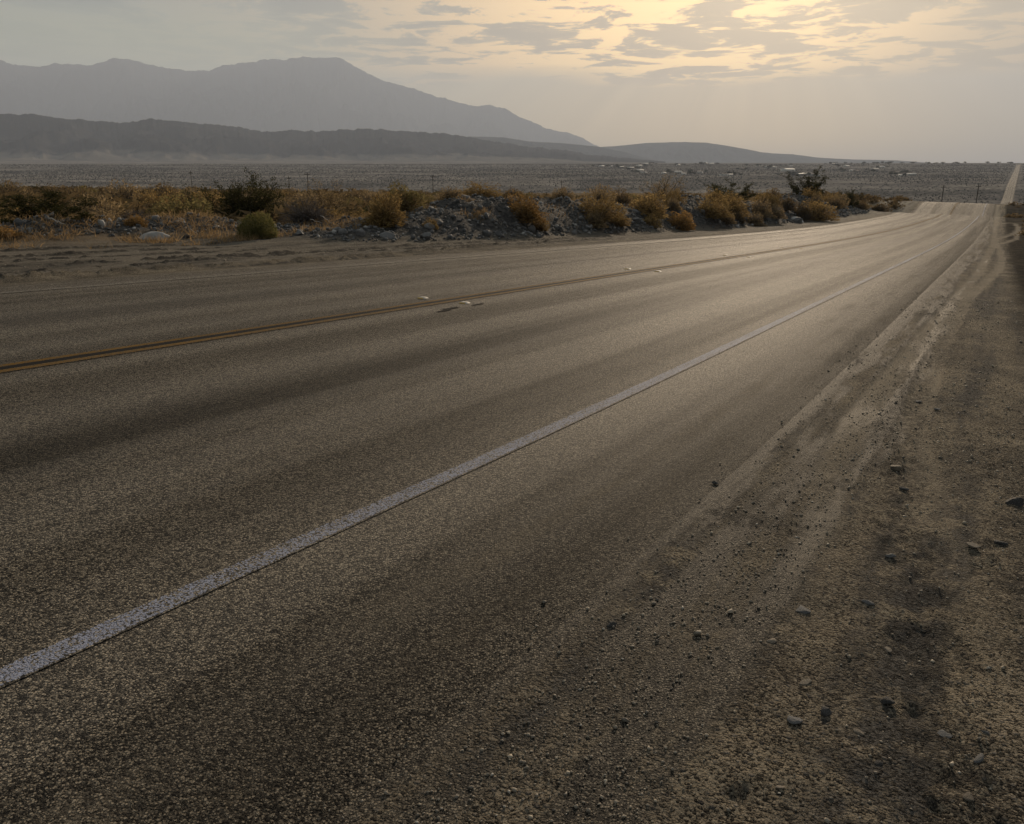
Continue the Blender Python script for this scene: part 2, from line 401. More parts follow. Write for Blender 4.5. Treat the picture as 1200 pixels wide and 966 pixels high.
# scrubland soil with litter
so_=b.step(-14.8,-16.2,b.m('ADD',n_,b.m('MULTIPLY',b.m('SUBTRACT',px_,0.5),2.0)))
sn=b.noise(pos,0.9,5.0,0.65)
scol=b.mix(b.step(0.35,0.62,sn),(0.105,0.080,0.056),(0.250,0.190,0.125))
c=b.mix(so_,c,scol)
# dark gravelly flat right of the shoulder further on
rt=b.m('MULTIPLY',b.step(0.0,0.45,b.m('ADD',n_,b.m('MULTIPLY',b.m('SUBTRACT',sn,0.5),0.7))),b.step(5.0,14.0,s_))
rt=b.m('MULTIPLY',rt,b.m('SUBTRACT',1.0,trk))
c=b.mix(b.m('MULTIPLY',rt,0.88),c,b.mix(b.step(0.4,0.6,sn),(0.026,0.024,0.022),(0.065,0.056,0.045)))
# rubble berm
bm=b.attr('berm'); v5=b.vor(pos,9.0)
bc=b.mix(b.sep(v5['Color'])[0],(0.060,0.059,0.060),(0.165,0.155,0.142))
c=b.mix(bm,c,bc)
# valley floor
va=b.step(150.0,400.0,dd)
vn=b.noise(pos,0.012,5.0,0.6); v6=b.vor(pos,0.22); v7=b.vor(pos,0.07)
vc=b.mix(b.step(0.35,0.65,vn),(0.140,0.128,0.118),(0.265,0.240,0.210))
vn2=b.noise(b.xyz(b.m('MULTIPLY',b.sep(pos)[0],0.0016),b.m('MULTIPLY',b.sep(pos)[1],0.006),0.0),1.0,5.0,0.62)
dens=b.step(0.38,0.62,vn2)
dots=b.step(b.m('ADD',0.35,b.m('MULTIPLY',dens,0.4)),b.m('ADD',0.15,b.m('MULTIPLY',dens,0.3)),v6['Distance'])
vc=b.mix(b.m('MULTIPLY',dots,0.75),vc,(0.040,0.037,0.030))
vc=b.mix(b.m('MULTIPLY',b.step(0.60,0.72,vn2),0.45),vc,(0.055,0.052,0.045))
c=b.mix(va,c,vc)
# pale alluvial fans under the hills
fa=b.attr('fan'); fn=b.noise(b.xyz(b.m('MULTIPLY',b.sep(pos)[0],0.0022),b.m('MULTIPLY',b.sep(pos)[1],0.0011),0.0),1.0,6.0,0.62,0.6)
fc=b.mix(b.step(0.42,0.56,fn),(0.095,0.086,0.078),(0.20,0.175,0.148))
c=b.mix(fa,c,fc)
nearf=b.step(160.0,60.0,dd)
nb=b.bump(h,b.m('MULTIPLY',nearf,1.0),0.026)
q=b.m('MULTIPLY',b.m('SUBTRACT',1.0,m),nearf)
principled(b,o,c,b.m('SUBTRACT',0.91,b.m('MULTIPLY',q,0.17)),b.m('MULTIPLY',b.m('MULTIPLY',nearf,b.m('SUBTRACT',1.0,b.m('MULTIPLY',rt,0.9))),b.m('ADD',0.03,b.m('MULTIPLY',q,0.06))),nb)
# paint
def paint(name,colr,wear,spec):
    m_,b,o=newmat(name)
    pos=b.n('ShaderNodeNewGeometry').outputs['Position']; n_=b.attr('n'); s_=b.attr('s')
    c,h,mm=road_or_dirt(b,pos,n_,s_)
    v=b.vor(pos,115.0); w1=b.noise(b.xyz(b.m('MULTIPLY',s_,2.0),b.m('MULTIPLY',n_,14.0),0.0),1.0,5.0,0.7)
    w2=b.noise(b.xyz(b.m('MULTIPLY',s_,0.35),b.m('MULTIPLY',n_,3.0),0.0),1.0,4.0,0.6)
    cov=b.m('SUBTRACT',b.m('ADD',b.m('ADD',wear,b.m('MULTIPLY',w1,0.5)),b.m('MULTIPLY',w2,0.42)),b.m('ADD',b.m('MULTIPLY',v['Distance'],0.75),b.m('MULTIPLY',b.sep(v['Color'])[1],0.22)))
    e=b.attr('edge'); cov=b.m('SUBTRACT',cov,b.m('MULTIPLY',b.step(0.72,1.0,b.m('ADD',e,b.m('MULTIPLY',b.m('SUBTRACT',w1,0.5),0.7))),0.5))
    k=b.step(0.10,0.24,cov)
    c=b.mix(k,c,colr)
    principled(b,o,c,0.76,spec,b.bump(h,1.0,0.012)); return m_
M_white=paint('worn_white_paint',(0.33,0.355,0.455),0.27,0.11)
M_yellow=paint('worn_yellow_paint',(0.21,0.113,0.019),0.30,0.06)
M_oldwhite=paint('dusty_white_paint',(0.40,0.37,0.32),0.14,0.10)
M_tar,b,o=newmat('black_tar'); principled(b,o,(0.016,0.015,0.014),0.9,0.03)
# rocks
def rockmat(name,a,c2,scale=9.0):
    m_,b,o=newmat(name); oi=b.n('ShaderNodeObjectInfo').outputs['Random']
    tc=b.n('ShaderNodeTexCoord').outputs['Object']; nz=b.noise(tc,scale,5.0,0.65)
    c=b.mix(nz,a,c2); c=b.mix(1.0,c,b.grey(b.m('ADD',0.6,b.m('MULTIPLY',oi,0.8))),'MULTIPLY')
    principled(b,o,c,0.85,0.25,b.bump(nz,0.6,0.03)); return m_
M_rock=rockmat('grey_rock',(0.062,0.062,0.065),(0.180,0.175,0.168))
M_pale=rockmat('pale_rock',(0.20,0.20,0.195),(0.40,0.385,0.36))
M_darkrock=rockmat('dark_rock',(0.035,0.034,0.034),(0.10,0.095,0.09))
M_rubble,b,o=newmat('rubble'); pos=b.n('ShaderNodeNewGeometry').outputs['Random Per Island']
nz=b.noise(b.n('ShaderNodeNewGeometry').outputs['Position'],14.0,4.0,0.6)
c=b.mix(pos,(0.042,0.042,0.043),(0.19,0.183,0.172)); c=b.mix(b.step(0.92,0.95,pos),c,(0.42,0.40,0.37)); c=b.mix(0.35,c,b.grey(b.m('MULTIPLY',nz,0.3)))
principled(b,o,c,0.85,0.25)
M_gravel,b,o=newmat('gravel'); rp=b.n('ShaderNodeNewGeometry').outputs['Random Per Island']
c=b.mix(rp,(0.10,0.088,0.072),(0.34,0.29,0.22)); c=b.mix(b.step(0.95,0.97,rp),c,(0.36,0.33,0.28))
principled(b,o,c,0.7,0.4)
# plants
def leaf(name,a,c2,trans=0.45,rough=0.8):
    m_,b,o=newmat(name); g=b.n('ShaderNodeNewGeometry').outputs['Random Per Island']
    oi=b.n('ShaderNodeObjectInfo').outputs['Random']
    c=b.mix(g,a,c2); c=b.mix(1.0,c,b.grey(b.m('ADD',0.75,b.m('MULTIPLY',oi,0.5))),'MULTIPLY')
    d1=b.n('ShaderNodeBsdfDiffuse'); t1=b.n('ShaderNodeBsdfTranslucent'); mx=b.n('ShaderNodeMixShader')
    b.put(d1.inputs[0],c); b.put(t1.inputs[0],c); mx.inputs[0].default_value=trans
    b.nt.links.new(d1.outputs[0],mx.inputs[1]); b.nt.links.new(t1.outputs[0],mx.inputs[2]); b.nt.links.new(mx.outputs[0],o.inputs['Surface'])
    return m_
M_gold=leaf('dry_golden_twigs',(0.145,0.090,0.034),(0.41,0.290,0.125))
M_orange=leaf('dry_orange_twigs',(0.19,0.110,0.038),(0.42,0.260,0.10))
M_tan=leaf('dry_tan_twigs',(0.150,0.110,0.060),(0.36,0.265,0.15))
M_brown=leaf('brown_twigs',(0.085,0.060,0.033),(0.23,0.165,0.088))
M_olive=leaf('olive_leaves',(0.095,0.080,0.034),(0.26,0.21,0.09))
M_creo=leaf('creosote_leaves',(0.030,0.032,0.014),(0.095,0.085,0.036),0.35)
M_green=leaf('green_leaves',(0.070,0.072,0.024),(0.205,0.182,0.074),0.45)
M_grey=leaf('grey_dead_twigs',(0.050,0.044,0.042),(0.155,0.135,0.120),0.1)
M_straw=leaf('straw',(0.20,0.130,0.065),(0.46,0.32,0.17),0.4)
M_bark,b,o=newmat('dark_bark'); principled(b,o,(0.045,0.036,0.028),0.9,0.1)
M_vscrub=leaf('valley_scrub',(0.030,0.029,0.024),(0.066,0.061,0.050),0.05)

# ---------------- ground ----------------
az=np.concatenate([np.arange(-180,-37,2.5),np.arange(-36,-31.4,0.3),np.arange(-31.4,31.4,0.125),np.arange(31.4,36,0.3),np.arange(36,180,2.5)])
rr=np.concatenate([0.45*np.exp(np.arange(0,math.log(320/0.45),0.0105)),320*np.exp(np.arange(0.0105,math.log(20500/320),0.026)),[20500.]])
A,RR=np.meshgrid(np.radians(az),rr)
gx=(RR*np.sin(A)).ravel(); gy=(RR*np.cos(A)).ravel()
gs,gn=to_sn(gx,gy); gd=np.hypot(gx,gy)
gz=T(gx,gy)
on=sstep(-10.45,-10.15,gn)*sstep(-1.02,-1.28,gn)*(gs>-18)*(gs<2650)
gz=gz-on*(0.035+gd*0.0006)
na=len(az); nr=len(rr)
I=np.arange(nr*na).reshape(nr,na)
a0=I[:-1,:];a1=I[1:,:]
F=np.stack([a0,np.roll(a0,-1,1),np.roll(a1,-1,1),a1],-1).reshape(-1,4)[:,::-1]
ctr=len(gx); gx=np.append(gx,0);gy=np.append(gy,0);gz=np.append(gz,G(0,0))
F3=np.stack([I[0],np.full(na,ctr),np.roll(I[0],-1)],-1)[:,::-1]
gs,gn=to_sn(gx,gy); gd=np.hypot(gx,gy); gaz=np.degrees(np.arctan2(gx,gy))
bh=berm_h(gs,gn)
fan=sstep(3900,4600,gd)*sstep(14,2,gaz)*sstep(-120,-60,gaz)
me=mesh('ground',np.stack([gx,gy,gz],-1),[F,F3],M_ground,dict(n=gn,s=gs,dist=gd,track=track_mask(gs,gn),berm=sstep(0.05,0.22,bh),fan=fan,dug=dug_mask(gx,gy),windrow=windrows(gs,gn)[1]),smooth=True)
obj('ground',me,kind='structure')

# ---------------- road ----------------
ss=np.concatenate([np.arange(-18,12,0.12),12*np.exp(np.arange(0,math.log(150/12),0.011)),150*np.exp(np.arange(0.02,math.log(2640/150),0.02))])
def strip(name,ns,lift,mat,parent=None,s_arr=ss,edge=None,**props):
    S,N=np.meshgrid(s_arr,ns,indexing='ij'); S=S.ravel();N=N.ravel()
    X,Y=to_xy(S,N); d=np.hypot(X,Y)
    z=base(X,Y); cor=np.exp(-((N+5.8)/14.0)**4)*sstep(138,160,S); z=z*(1-cor)+P(S)*cor
    z=z+lift*(1+d*0.06)+0.004*fbm(S*0.4,N*0.8,2,12)*0
    if name=='road':
        z=z-0.008*sstep(-1.38,-0.85,N)*(S<160)-(0.05*sstep(-1.08,-0.80,N)+0.03*sstep(-10.1,-10.5,N))*np.ones_like(S)
    k=len(ns); J=np.arange(len(S)).reshape(-1,k)
    F=np.stack([J[:-1,:-1],J[:-1,1:],J[1:,1:],J[1:,:-1]],-1).reshape(-1,4)
    e=np.tile(np.abs(np.linspace(-1,1,k)),len(s_arr))
    me=mesh(name,np.stack([X,Y,z],-1),F,mat,dict(n=N,s=S,edge=e),smooth=True)
    return obj(name,me,parent,**props)
road=strip('road',np.concatenate([np.linspace(-10.6,-1.3,58),np.linspace(-1.2,-0.75,6)]),0.0,M_road,kind='structure')
L=0.003
strip('edge_line',np.linspace(N_WHITE-.052,N_WHITE+.052,5),L,M_white,road,ss[ss<150],label='worn white edge line along the near side')
strip('edge_line',np.linspace(N_LEFT-.05,N_LEFT+.05,4),L,M_oldwhite,road,ss[ss<150],label='faint white edge line along the far side')
strip('centre_line',np.linspace(N_CEN-.115,N_CEN-.04,4),L,M_yellow,road,ss[ss<150])
strip('centre_line',np.linspace(N_CEN+.04,N_CEN+.13,4),L,M_yellow,road,ss[ss<150])
strip('tar_seam',np.linspace(N_CEN-.045,N_CEN+.045,3),L,M_tar,road,ss[(ss<150)])
for (sa,sb,n0,wd) in ((7.55,7.80,-5.27,.022),(7.75,8.05,-5.33,.03),(8.3,8.55,-5.30,.018)):  # short dark gouges in the surface, drawn as thin black strips
    strip('gouge_mark',np.linspace(n0-wd,n0+wd,3),L*1.5,M_tar,road,np.linspace(sa,sb,5))
# crossing dirt road where the highway reaches the valley
M_track,b,o=newmat('pale_dirt_track'); principled(b,o,(0.17,0.15,0.125),0.9,0.0)
def ribbon(name,pts,wd,mat,lift,**props):
    pts=np.array(pts,float); q=[];
    for a,b_ in zip(pts[:-1],pts[1:]):
        k=max(2,int(np.hypot(*(b_-a))/15)); q+= [a+(b_-a)*t for t in np.arange(k)/k]
    q.append(pts[-1]); q=np.array(q); t=np.gradient(q,axis=0); t/=np.linalg.norm(t,axis=1)[:,None]; nn=np.stack([t[:,1],-t[:,0]],1)
    V_=[];
    for e in (-1,-.33,.33,1):
        pp=q+nn*wd*e/2; V_.append(np.column_stack([pp,T(pp[:,0],pp[:,1])+lift]))
    V_=np.stack(V_,1); k=len(q); J=np.arange(k*4).reshape(k,4)
    F=np.stack([J[:-1,:-1],J[:-1,1:],J[1:,1:],J[1:,:-1]],-1).reshape(-1,4)
    return obj(name,mesh(name,V_.reshape(-1,3),F,mat),**props)
x0,y0=[float(v) for v in to_xy(985,N_CEN)]
ribbon('dirt_track',[(208,2650),(205,2150),(228,1900),(236,1750)],12,M_track,.5,kind='structure')
ribbon('dirt_track',[(228,1900),(420,1880),(640,1900)],10,M_track,.5,kind='structure')

# ---------------- hills and mountains ----------------
def hillmat(name,rock,sand,hline,scale):
    m_,b,o=newmat(name); pos=b.n('ShaderNodeNewGeometry').outputs['Position']; h=b.attr('up')
    nz=b.noise(pos,scale,6.0,0.65); n2=b.noise(pos,scale*0.25,4.0,0.6,0.5)
    k=b.step(hline*0.5,hline*1.2,b.m('ADD',h,b.m('MULTIPLY',b.m('SUBTRACT',n2,0.5),0.6)))
    c=b.mix(k,sand,rock); c=b.mix(1.0,c,b.grey(b.m('ADD',0.1,b.m('MULTIPLY',b.m('ADD',nz,n2),0.9))),'MULTIPLY')  # colour contrast imitates the shading of folds in the slopes
    principled(b,o,c,0.95,0.0,b.bump(nz,0.8 if scale>.008 else 0.05,0.04/scale)); return m_
M_h1=hillmat('dark_hill_rock',(0.042,0.042,0.043),(0.165,0.148,0.128),0.16,0.010)
M_h2=hillmat('far_hill_rock',(0.050,0.054,0.060),(0.060,0.060,0.062),0.08,0.006)
def hills(name,prof,D,front,back,mat,seed,na_,rough,foot,kind='structure'):
    az_=np.array([p[0] for p in prof]); tn=np.array([p[1] for p in prof])
    A=np.linspace(az_[0],az_[-1],na_); H=np.interp(A,az_,tn)*D
    H=H+rough*D*0.01*(fbm(A*2.3,A*0,6,seed,0.6))*np.clip(H/(0.01*D),0,1)*0.5
    rr_=np.concatenate([np.linspace(D-front,D,46),np.linspace(D,D+back,18)[1:]])
    RRR,AA=np.meshgrid(rr_,np.radians(A),indexing='ij'); HH=np.broadcast_to(H,RRR.shape)
    t=np.where(RRR<=D,(RRR-(D-front))/front,1-(RRR-D)/back)
    x=RRR*np.sin(AA); y=RRR*np.cos(AA)
    sc_=front/3.0
    rg=1-np.abs(fbm(x/sc_+seed,y/sc_*0.55,5,seed))*2.6
    rg2=1-np.abs(fbm(x/sc_*2.7,y/sc_*1.3,4,seed+5))*2.4
    bump_=(rg*0.62+rg2*0.38)
    env=4*t*(1-t)
    shape=t**1.15*(1-0.0*env)+env*0.42*(bump_-0.72)
    crest=1-np.exp(-((RRR-D)/(front*0.05))**2)
    shape=shape*crest+(1-crest)*np.clip(t,0,1)
    shape=np.minimum(shape,t**0.55)
    g0=foot(x,y)
    z=g0+(np.maximum(HH-g0,0))*np.clip(shape,-0.02,1)-2.0*(t<=0.0)-8*(t<0.02)
    J=np.arange(z.size).reshape(z.shape)
    F=np.stack([J[:-1,:-1],J[:-1,1:],J[1:,1:],J[1:,:-1]],-1).reshape(-1,4)[:,::-1]
    me=mesh(name,np.stack([x.ravel(),y.ravel(),z.ravel()],-1),F,mat,dict(up=np.clip(shape,0,1).ravel()),smooth=True)
    return obj(name,me,kind=kind)
BIG=[(-48,.045),(-42,.075),(-36,.098),(-32,.088),(-29.16,0.09366),(-28.38,0.08979),(-27.12,0.09083),(-26.04,0.09403),(-24.97,0.09252),(-24.3,0.0946),(-23.37,0.10083),(-22.7,0.10054),(-21.81,0.09716),(-20.91,0.09371),(-19.75,0.09196),(-18.56,0.0918),(-17.58,0.09646),(-16.34,0.10043),(-15.09,0.10439),(-14.09,0.10486),(-13.07,0.10784),(-12.31,0.10858),(-11.55,0.10762),(-10.78,0.10875),(-10.28,0.10468),(-9.52,0.09808),(-8.76,0.09141),(-7.99,0.08553),(-6.42,0.07972),(-5.37,0.07286),(-3.77,0.06596),(-2.43,0.06072),(-1.35,0.06076),(-0.54,0.05811),(0.54,0.04918),(2.18,0.03657),(3.54,0.03293),(5.45,0.01929),(7.09,0.00925),(8.73,0.00105)]
R1=[(-46,.03),(-40,.045),(-34,.042),(-29.56,0.04589),(-27.9,0.04584),(-26.43,0.04163),(-25.34,0.04121),(-23.79,0.03926),(-21.92,0.04313),(-19.09,0.03969),(-16.65,0.03593),(-15.41,0.0318),(-13.62,0.03382),(-12.33,0.03311),(-9.44,0.03611),(-6.77,0.03411),(-4.89,0.03197),(-3.54,0.03022),(-1.64,0.02392),(0.55,0.01847),(2.74,0.0148),(4.92,0.00929),(7.64,0.0047),(9.8,0.0015)]
MID=[(-6,.015),(-4.36,0.02386),(-2.73,0.02843),(-0.55,0.02756),(1.09,0.02301),(3.28,0.02116),(5.46,0.01747),(7.09,0.01198),(8.72,0.00468),(9.8,0.00013)]
RIG=[(-2,.004),(0.0,0.00841),(2.19,0.01298),(3.28,0.0157),(4.91,0.01658),(6.54,0.01789),(7.61,0.01966),(8.68,0.02141),(10.8,0.02216),(12.37,0.02115),(14.47,0.01523),(15.5,0.01163),(16.27,0.00983),(17.53,0.00889),(19.04,0.00535),(20.98,0.00356),(23.35,0.00266),(25.19,0.00012)]
hills('mountain',BIG,16000,3600,3000,M_h2,3,1500,0.34,base)
hills('hills',R1,5500,1250,900,M_h1,8,1500,0.34,base)
hills('hills',MID,7600,900,800,M_h2,21,260,0.05,base)
hills('hills',RIG,9500,1100,900,M_h2,33,360,0.05,base)

# ---------------- rocks ----------------
def ico(sub=1):
    t=(1+5**.5)/2
    v=[(-1,t,0),(1,t,0),(-1,-t,0),(1,-t,0),(0,-1,t),(0,1,t),(0,-1,-t),(0,1,-t),(t,0,-1),(t,0,1),(-t,0,-1),(-t,0,1)]
    f=[(0,11,5),(0,5,1),(0,1,7),(0,7,10),(0,10,11),(1,5,9),(5,11,4),(11,10,2),(10,7,6),(7,1,8),(3,9,4),(3,4,2),(3,2,6),(3,6,8),(3,8,9),(4,9,5),(2,4,11),(6,2,10),(8,6,7),(9,8,1)]
    v=[np.array(a)/np.linalg.norm(a) for a in v]
    for _ in range(sub):
        nf=[];cache={}
        def mid(i,j):
            k=(min(i,j),max(i,j))
            if k not in cache:
                m=v[i]+v[j]; v.append(m/np.linalg.norm(m)); cache[k]=len(v)-1
            return cache[k]
        for a,b_,c in f:
            x,y,z=mid(a,b_),mid(b_,c),mid(c,a); nf+=[(a,x,z),(b_,y,x),(c,z,y),(x,y,z)]
        f=nf
    return np.array(v),np.array(f)
def rock_mesh(name,seed,mat,sub=2,squash=0.65,cuts=9):
    r=np.random.default_rng(seed); v,f=ico(sub)
    for _ in range(cuts):
        d=r.normal(size=3); d/=np.linalg.norm(d); h=r.uniform(.45,.85)
        k=np.maximum(v@d-h,0); v=v-k[:,None]*d
    v=v*(1+0.05*r.normal(size=(len(v),1)))*np.array([1,r.uniform(.65,.95),squash]); v/=np.abs(v[:,0]).max()*2
    v[:,2]-=v[:,2].min()*0.55
    return mesh(name,v,f,mat)
RK=[rock_mesh('rock',s,M_rock,1,sq) for s,sq in ((1,.6),(2,.75),(3,.45),(4,.85),(5,.6),(6,.35))]
RKb=[rock_mesh('rock',s,M_rock,2,sq,12) for s,sq in ((11,.6),(12,.75),(13,.5))]
RKp=[rock_mesh('rock',s,M_pale,2,sq,12) for s,sq in ((21,.5),(22,.55))]
RKd=[rock_mesh('rock',s,M_darkrock,2,sq,12) for s,sq in ((31,.6),(32,.7),(33,.5))]
def rock(name,me,loc,size,rz,label,cat,group=None,tilt=(0,0),parent=None,flat=1.0,sink=0.15):
    o=obj(name,me,parent,(loc[0],loc[1],loc[2]-size*sink)); o.scale=(size,size,size*flat); o.rotation_euler=(tilt[0],tilt[1],rz)
    if label: o['label']=label; o['category']=cat
    if group: o['group']=group
    return o
# big individual boulders
rock('boulder',RKp[0],GS(12.3,-15.75),0.76,0.35,'long pale flat-topped boulder lying alone at the edge of the dirt pull-out','boulder',flat=.85)
rock('boulder',RKd[0],GS(13.0,-15.5),0.28,0.9,'small dark boulder right of the long pale boulder at the pull-out edge','boulder',flat=.9)
for (s,n,z,m_,rz,lab) in ((16.9,-13.1,.55,RKb[0],.3,'blue-grey boulder at the left foot of the rubble berm, below the dark golden bush'),
    (16.3,-13.4,.34,RKb[1],1.2,'smaller rounded blue-grey boulder left of the one under the dark golden bush'),
    (18.0,-12.7,.62,RKb[2],2.0,'wide low grey boulder at the front left toe of the rubble berm'),
    (20.6,-12.45,.33,RKb[1],.5,'upright grey boulder in the front face of the rubble berm, left of its pair'),
    (21.1,-12.35,.45,RKb[0],2.6,'larger smooth dark grey boulder in the middle of the berm front face'),
    (33.3,-13.0,.62,RKb[2],1.1,'purplish grey boulder between two round golden bushes on the berm slope'),
    (63.0,-12.5,1.25,RKp[1],.7,'large pale boulder standing left of the paired golden bushes near the road bend'),
    (61.5,-12.2,.75,RKb[1],2.2,'grey boulder lying at the foot of the large pale boulder'),
    (15.2,-14.3,.42,RKb[0],1.9,'grey boulder right of the green bush by the dead grey brush')):
    rock('boulder',m_,GS(s,n),z,rz,lab,'boulder',tilt=(.15,.2),sink=.1)
# stones on the near shoulder
LB=['dark flat stone on the gravel shoulder, right of the pair with a pit between','blackish round stone left of the dark flat shoulder stone','pale grey stone lying left of the blackish round stone',
 'pale flat stone sunk in gravel in the middle of the shoulder','grey pointed flake right of the pale flat sunken stone','small tan stone below the pale flat sunken stone',
 'dark stone at the right border of the photo','dark round stone lower right of the mid shoulder, near the border','tan stone topping a dark clump on the upper shoulder',
 'curved pale shell-like flake in the middle of the shoulder','small tan chip left above the grey pointed flake','thin tan pebble above left of the dark flat shoulder stone','long grey sliver near the lower right corner',
 'small grey pebble above the long sliver near the lower right corner','thin buried slab left of centre on the lower shoulder','little tan stone above the dark flat shoulder stone',
 'small tan flake low on the shoulder, right of the pit','round brown stone at the lower right, close to the bottom border','white flat pebble right of the dark flat shoulder stone','small dark pebble low on the shoulder, below the dark flat stone',
 'dark chip below the tan stone on the upper shoulder','small dark pebble at the dusty edge of the seal','small pale pebble beside the wheel ruts, farthest up the shoulder','dark blue-grey chip lying on the sealed edge alone',
 'tan pebble beside the dark stone near the right border','small pale stone at the end of the wheel rut, near the right']
ST=[(1.01,1.99,0.046,0.9),(0.82,1.92,0.036,1.2),(0.73,1.88,0.048,0.6),(0.96,2.52,0.068,0.3),(1.19,2.57,0.057,0.4),(0.79,2.30,0.034,0.6),(2.32,3.66,0.095,1.0),(1.97,3.16,0.062,0.7),(1.97,4.12,0.061,0.9),(1.45,2.98,0.052,0.5),(0.81,2.51,0.028,0.6),(0.88,1.85,0.030,0.5),(1.14,1.76,0.062,0.3),(1.21,1.86,0.030,0.5),(0.82,2.07,0.052,0.3),(1.14,2.28,0.031,0.5),(0.61,1.63,0.027,0.5),(1.04,1.62,0.035,0.6),(1.10,1.86,0.044,0.3),(0.88,1.73,0.025,0.4),(1.87,3.81,0.049,0.6),(0.96,3.77,0.040,0.6),(2.87,5.81,0.054,0.6),(0.31,2.36,0.035,0.9),(1.83,3.11,0.054,0.5),(2.84,5.48,0.057,0.5)]
M_tanst=rockmat('tan_stone',(0.12,0.10,0.078),(0.27,0.23,0.18),12.0)
RKt=[rock_mesh('stone',s,M_tanst,2,sq,12) for s,sq in ((41,.5),(42,.6))]
RKg=[rock_mesh('stone',s,M_rock,2,sq,12) for s,sq in ((43,.5),(44,.6))]
for i,((x,y,sz,fl),lab) in enumerate(zip(ST,LB)):
    dk=('dark' in lab.split(' stone')[0] and 'tan' not in lab[:8]) or 'black' in lab or lab.startswith('dark')
    if 'tan stone topping' in lab: dk=False
    if dk and not lab.startswith(('dark','black','small dark')): dk=False
    pl=RKd if dk else (RKg if ('grey' in lab[:20] or 'pale' in lab[:14] or 'white' in lab[:8]) else RKt)
    ln=0.35 if 'sliver' in lab else (0.5 if 'flake' in lab or 'slab' in lab else 1)
    o=rock('stone',pl[i%len(pl)],(x,y,G(x,y)),sz,i*1.37,lab,'stone',flat=fl,sink=0.02)
    o.scale=(sz,sz*ln,sz*fl)
# stones on the berm: the largest as parts, the rest as one mass of rubble
berm=obj('rubble_berm',None,kind='structure')
def bermpt(r):
    while True:
        s=math.exp(r.uniform(math.log(15.2),math.log(118))); n=r.uniform(-16.6,-11.9)
        if r.random()<0.08: s=r.uniform(6,16); n=r.uniform(-18.6,-17.2)+0.1*s
        h_=float(berm_h(s,n))
        if h_>0.04: return s,n
for i in range(285):
    s,n=bermpt(rnd); X,Y,Z=GS(s,n); d_=math.hypot(X,Y)
    sz=rnd.uniform(.08,.22)*(0.75+d_/50)*(1 if rnd.random()<.85 else 1.5); sz=min(sz,.75)
    rock('stone',RK[i%6],(X,Y,Z),sz,rnd.uniform(0,6.28),None,None,tilt=(rnd.uniform(-.6,.6),rnd.uniform(-.6,.6)),parent=berm,sink=0.12)
berm_empty=berm
def scatter(pts,sizes,v0,f0,seed,squash=(0.5,0.9),sink=0.2,jit=0.18):
    r=np.random.default_rng(seed); N=len(pts); k=len(v0)
    v=v0[None]*(1+jit*r.normal(size=(N,k,1)))
    sx=np.stack([r.uniform(.7,1.2,N),r.uniform(.6,1.0,N),r.uniform(*squash,N)],-1)
    v=v*sx[:,None,:]
    a=r.uniform(0,6.28,N); ca,sa=np.cos(a),np.sin(a); t=r.normal(0,.35,N); ct,st=np.cos(t),np.sin(t)
    x,y,z=v[...,0],v[...,1],v[...,2]
    y,z=y*ct[:,None]-z*st[:,None],y*st[:,None]+z*ct[:,None]
    x,y=x*ca[:,None]-y*sa[:,None],x*sa[:,None]+y*ca[:,None]
    v=np.stack([x,y,z],-1)*np.asarray(sizes)[:,None,None]*0.5
    v=v+np.asarray(pts)[:,None,:]; v[...,2]+=(np.asarray(sizes)*(0.5-sink)*0.6)[:,None]
    F=(f0[None]+(np.arange(N)*k)[:,None,None]).reshape(-1,3)
    return v.reshape(-1,3),F
IV,IF=ico(0)
OV=np.array([(1,0,0),(-1,0,0),(0,1,0),(0,-1,0),(0,0,1),(0,0,-1)],float); OF=np.array([(0,2,4),(2,1,4),(1,3,4),(3,0,4),(2,0,5),(1,2,5),(3,1,5),(0,3,5)])
bp=[bermpt(rnd) for _ in range(8500)]
S=np.array([q[0] for q in bp]);N=np.array([q[1] for q in bp]); X,Y=to_xy(S,N); Z=T(X,Y)
d_=np.hypot(X,Y); sz=np.exp(rng.normal(math.log(.055),.45,len(X)))*(0.6+d_/40)
v_,f_=scatter(np.stack([X,Y,Z],-1),np.clip(sz,.03,.3),IV,IF,5)
obj('rubble',mesh('rubble',v_,f_,M_rubble),berm,kind='stuff')
# loose gravel on the shoulder and the pull-out
N1=30000
s_=np.exp(rng.uniform(math.log(1.0),math.log(16),N1))-0.6; n_=rng.uniform(-1.0,1.0,N1)+s_*0.02*rng.uniform(0,3,N1)
n_=np.where(rng.random(N1)<.88,n_,rng.uniform(-1.2,-.5,N1))
keep=(fbm(s_*0.55,n_*2.4,3,61)+0.55*rng.random(N1)>0.18); s_=s_[keep];n_=n_[keep]
N2=7000; s2=rng.uniform(2,26,N2); n2=np.where(rng.random(N2)<.7,rng.choice([-10.75,-11.3,-11.9,-12.6,-13.2],N2)+rng.normal(0,.12,N2)+0.5*vnoise(s2*.16,0*s2+1,5),rng.uniform(-15.5,-10.4,N2))
s_=np.concatenate([s_,s2]);n_=np.concatenate([n_,n2]); X,Y=to_xy(s_,n_); Z=T(X,Y); d_=np.hypot(X,Y)
sz=np.exp(rng.normal(math.log(.0068),.42,len(X)))*(0.8+d_/13); sz=np.clip(sz,.004,.06)
v_,f_=scatter(np.stack([X,Y,Z],-1),sz,OV,OF,9,(.45,.8),0.25,.22)
obj('gravel',mesh('gravel',v_,f_,M_gravel),kind='stuff')

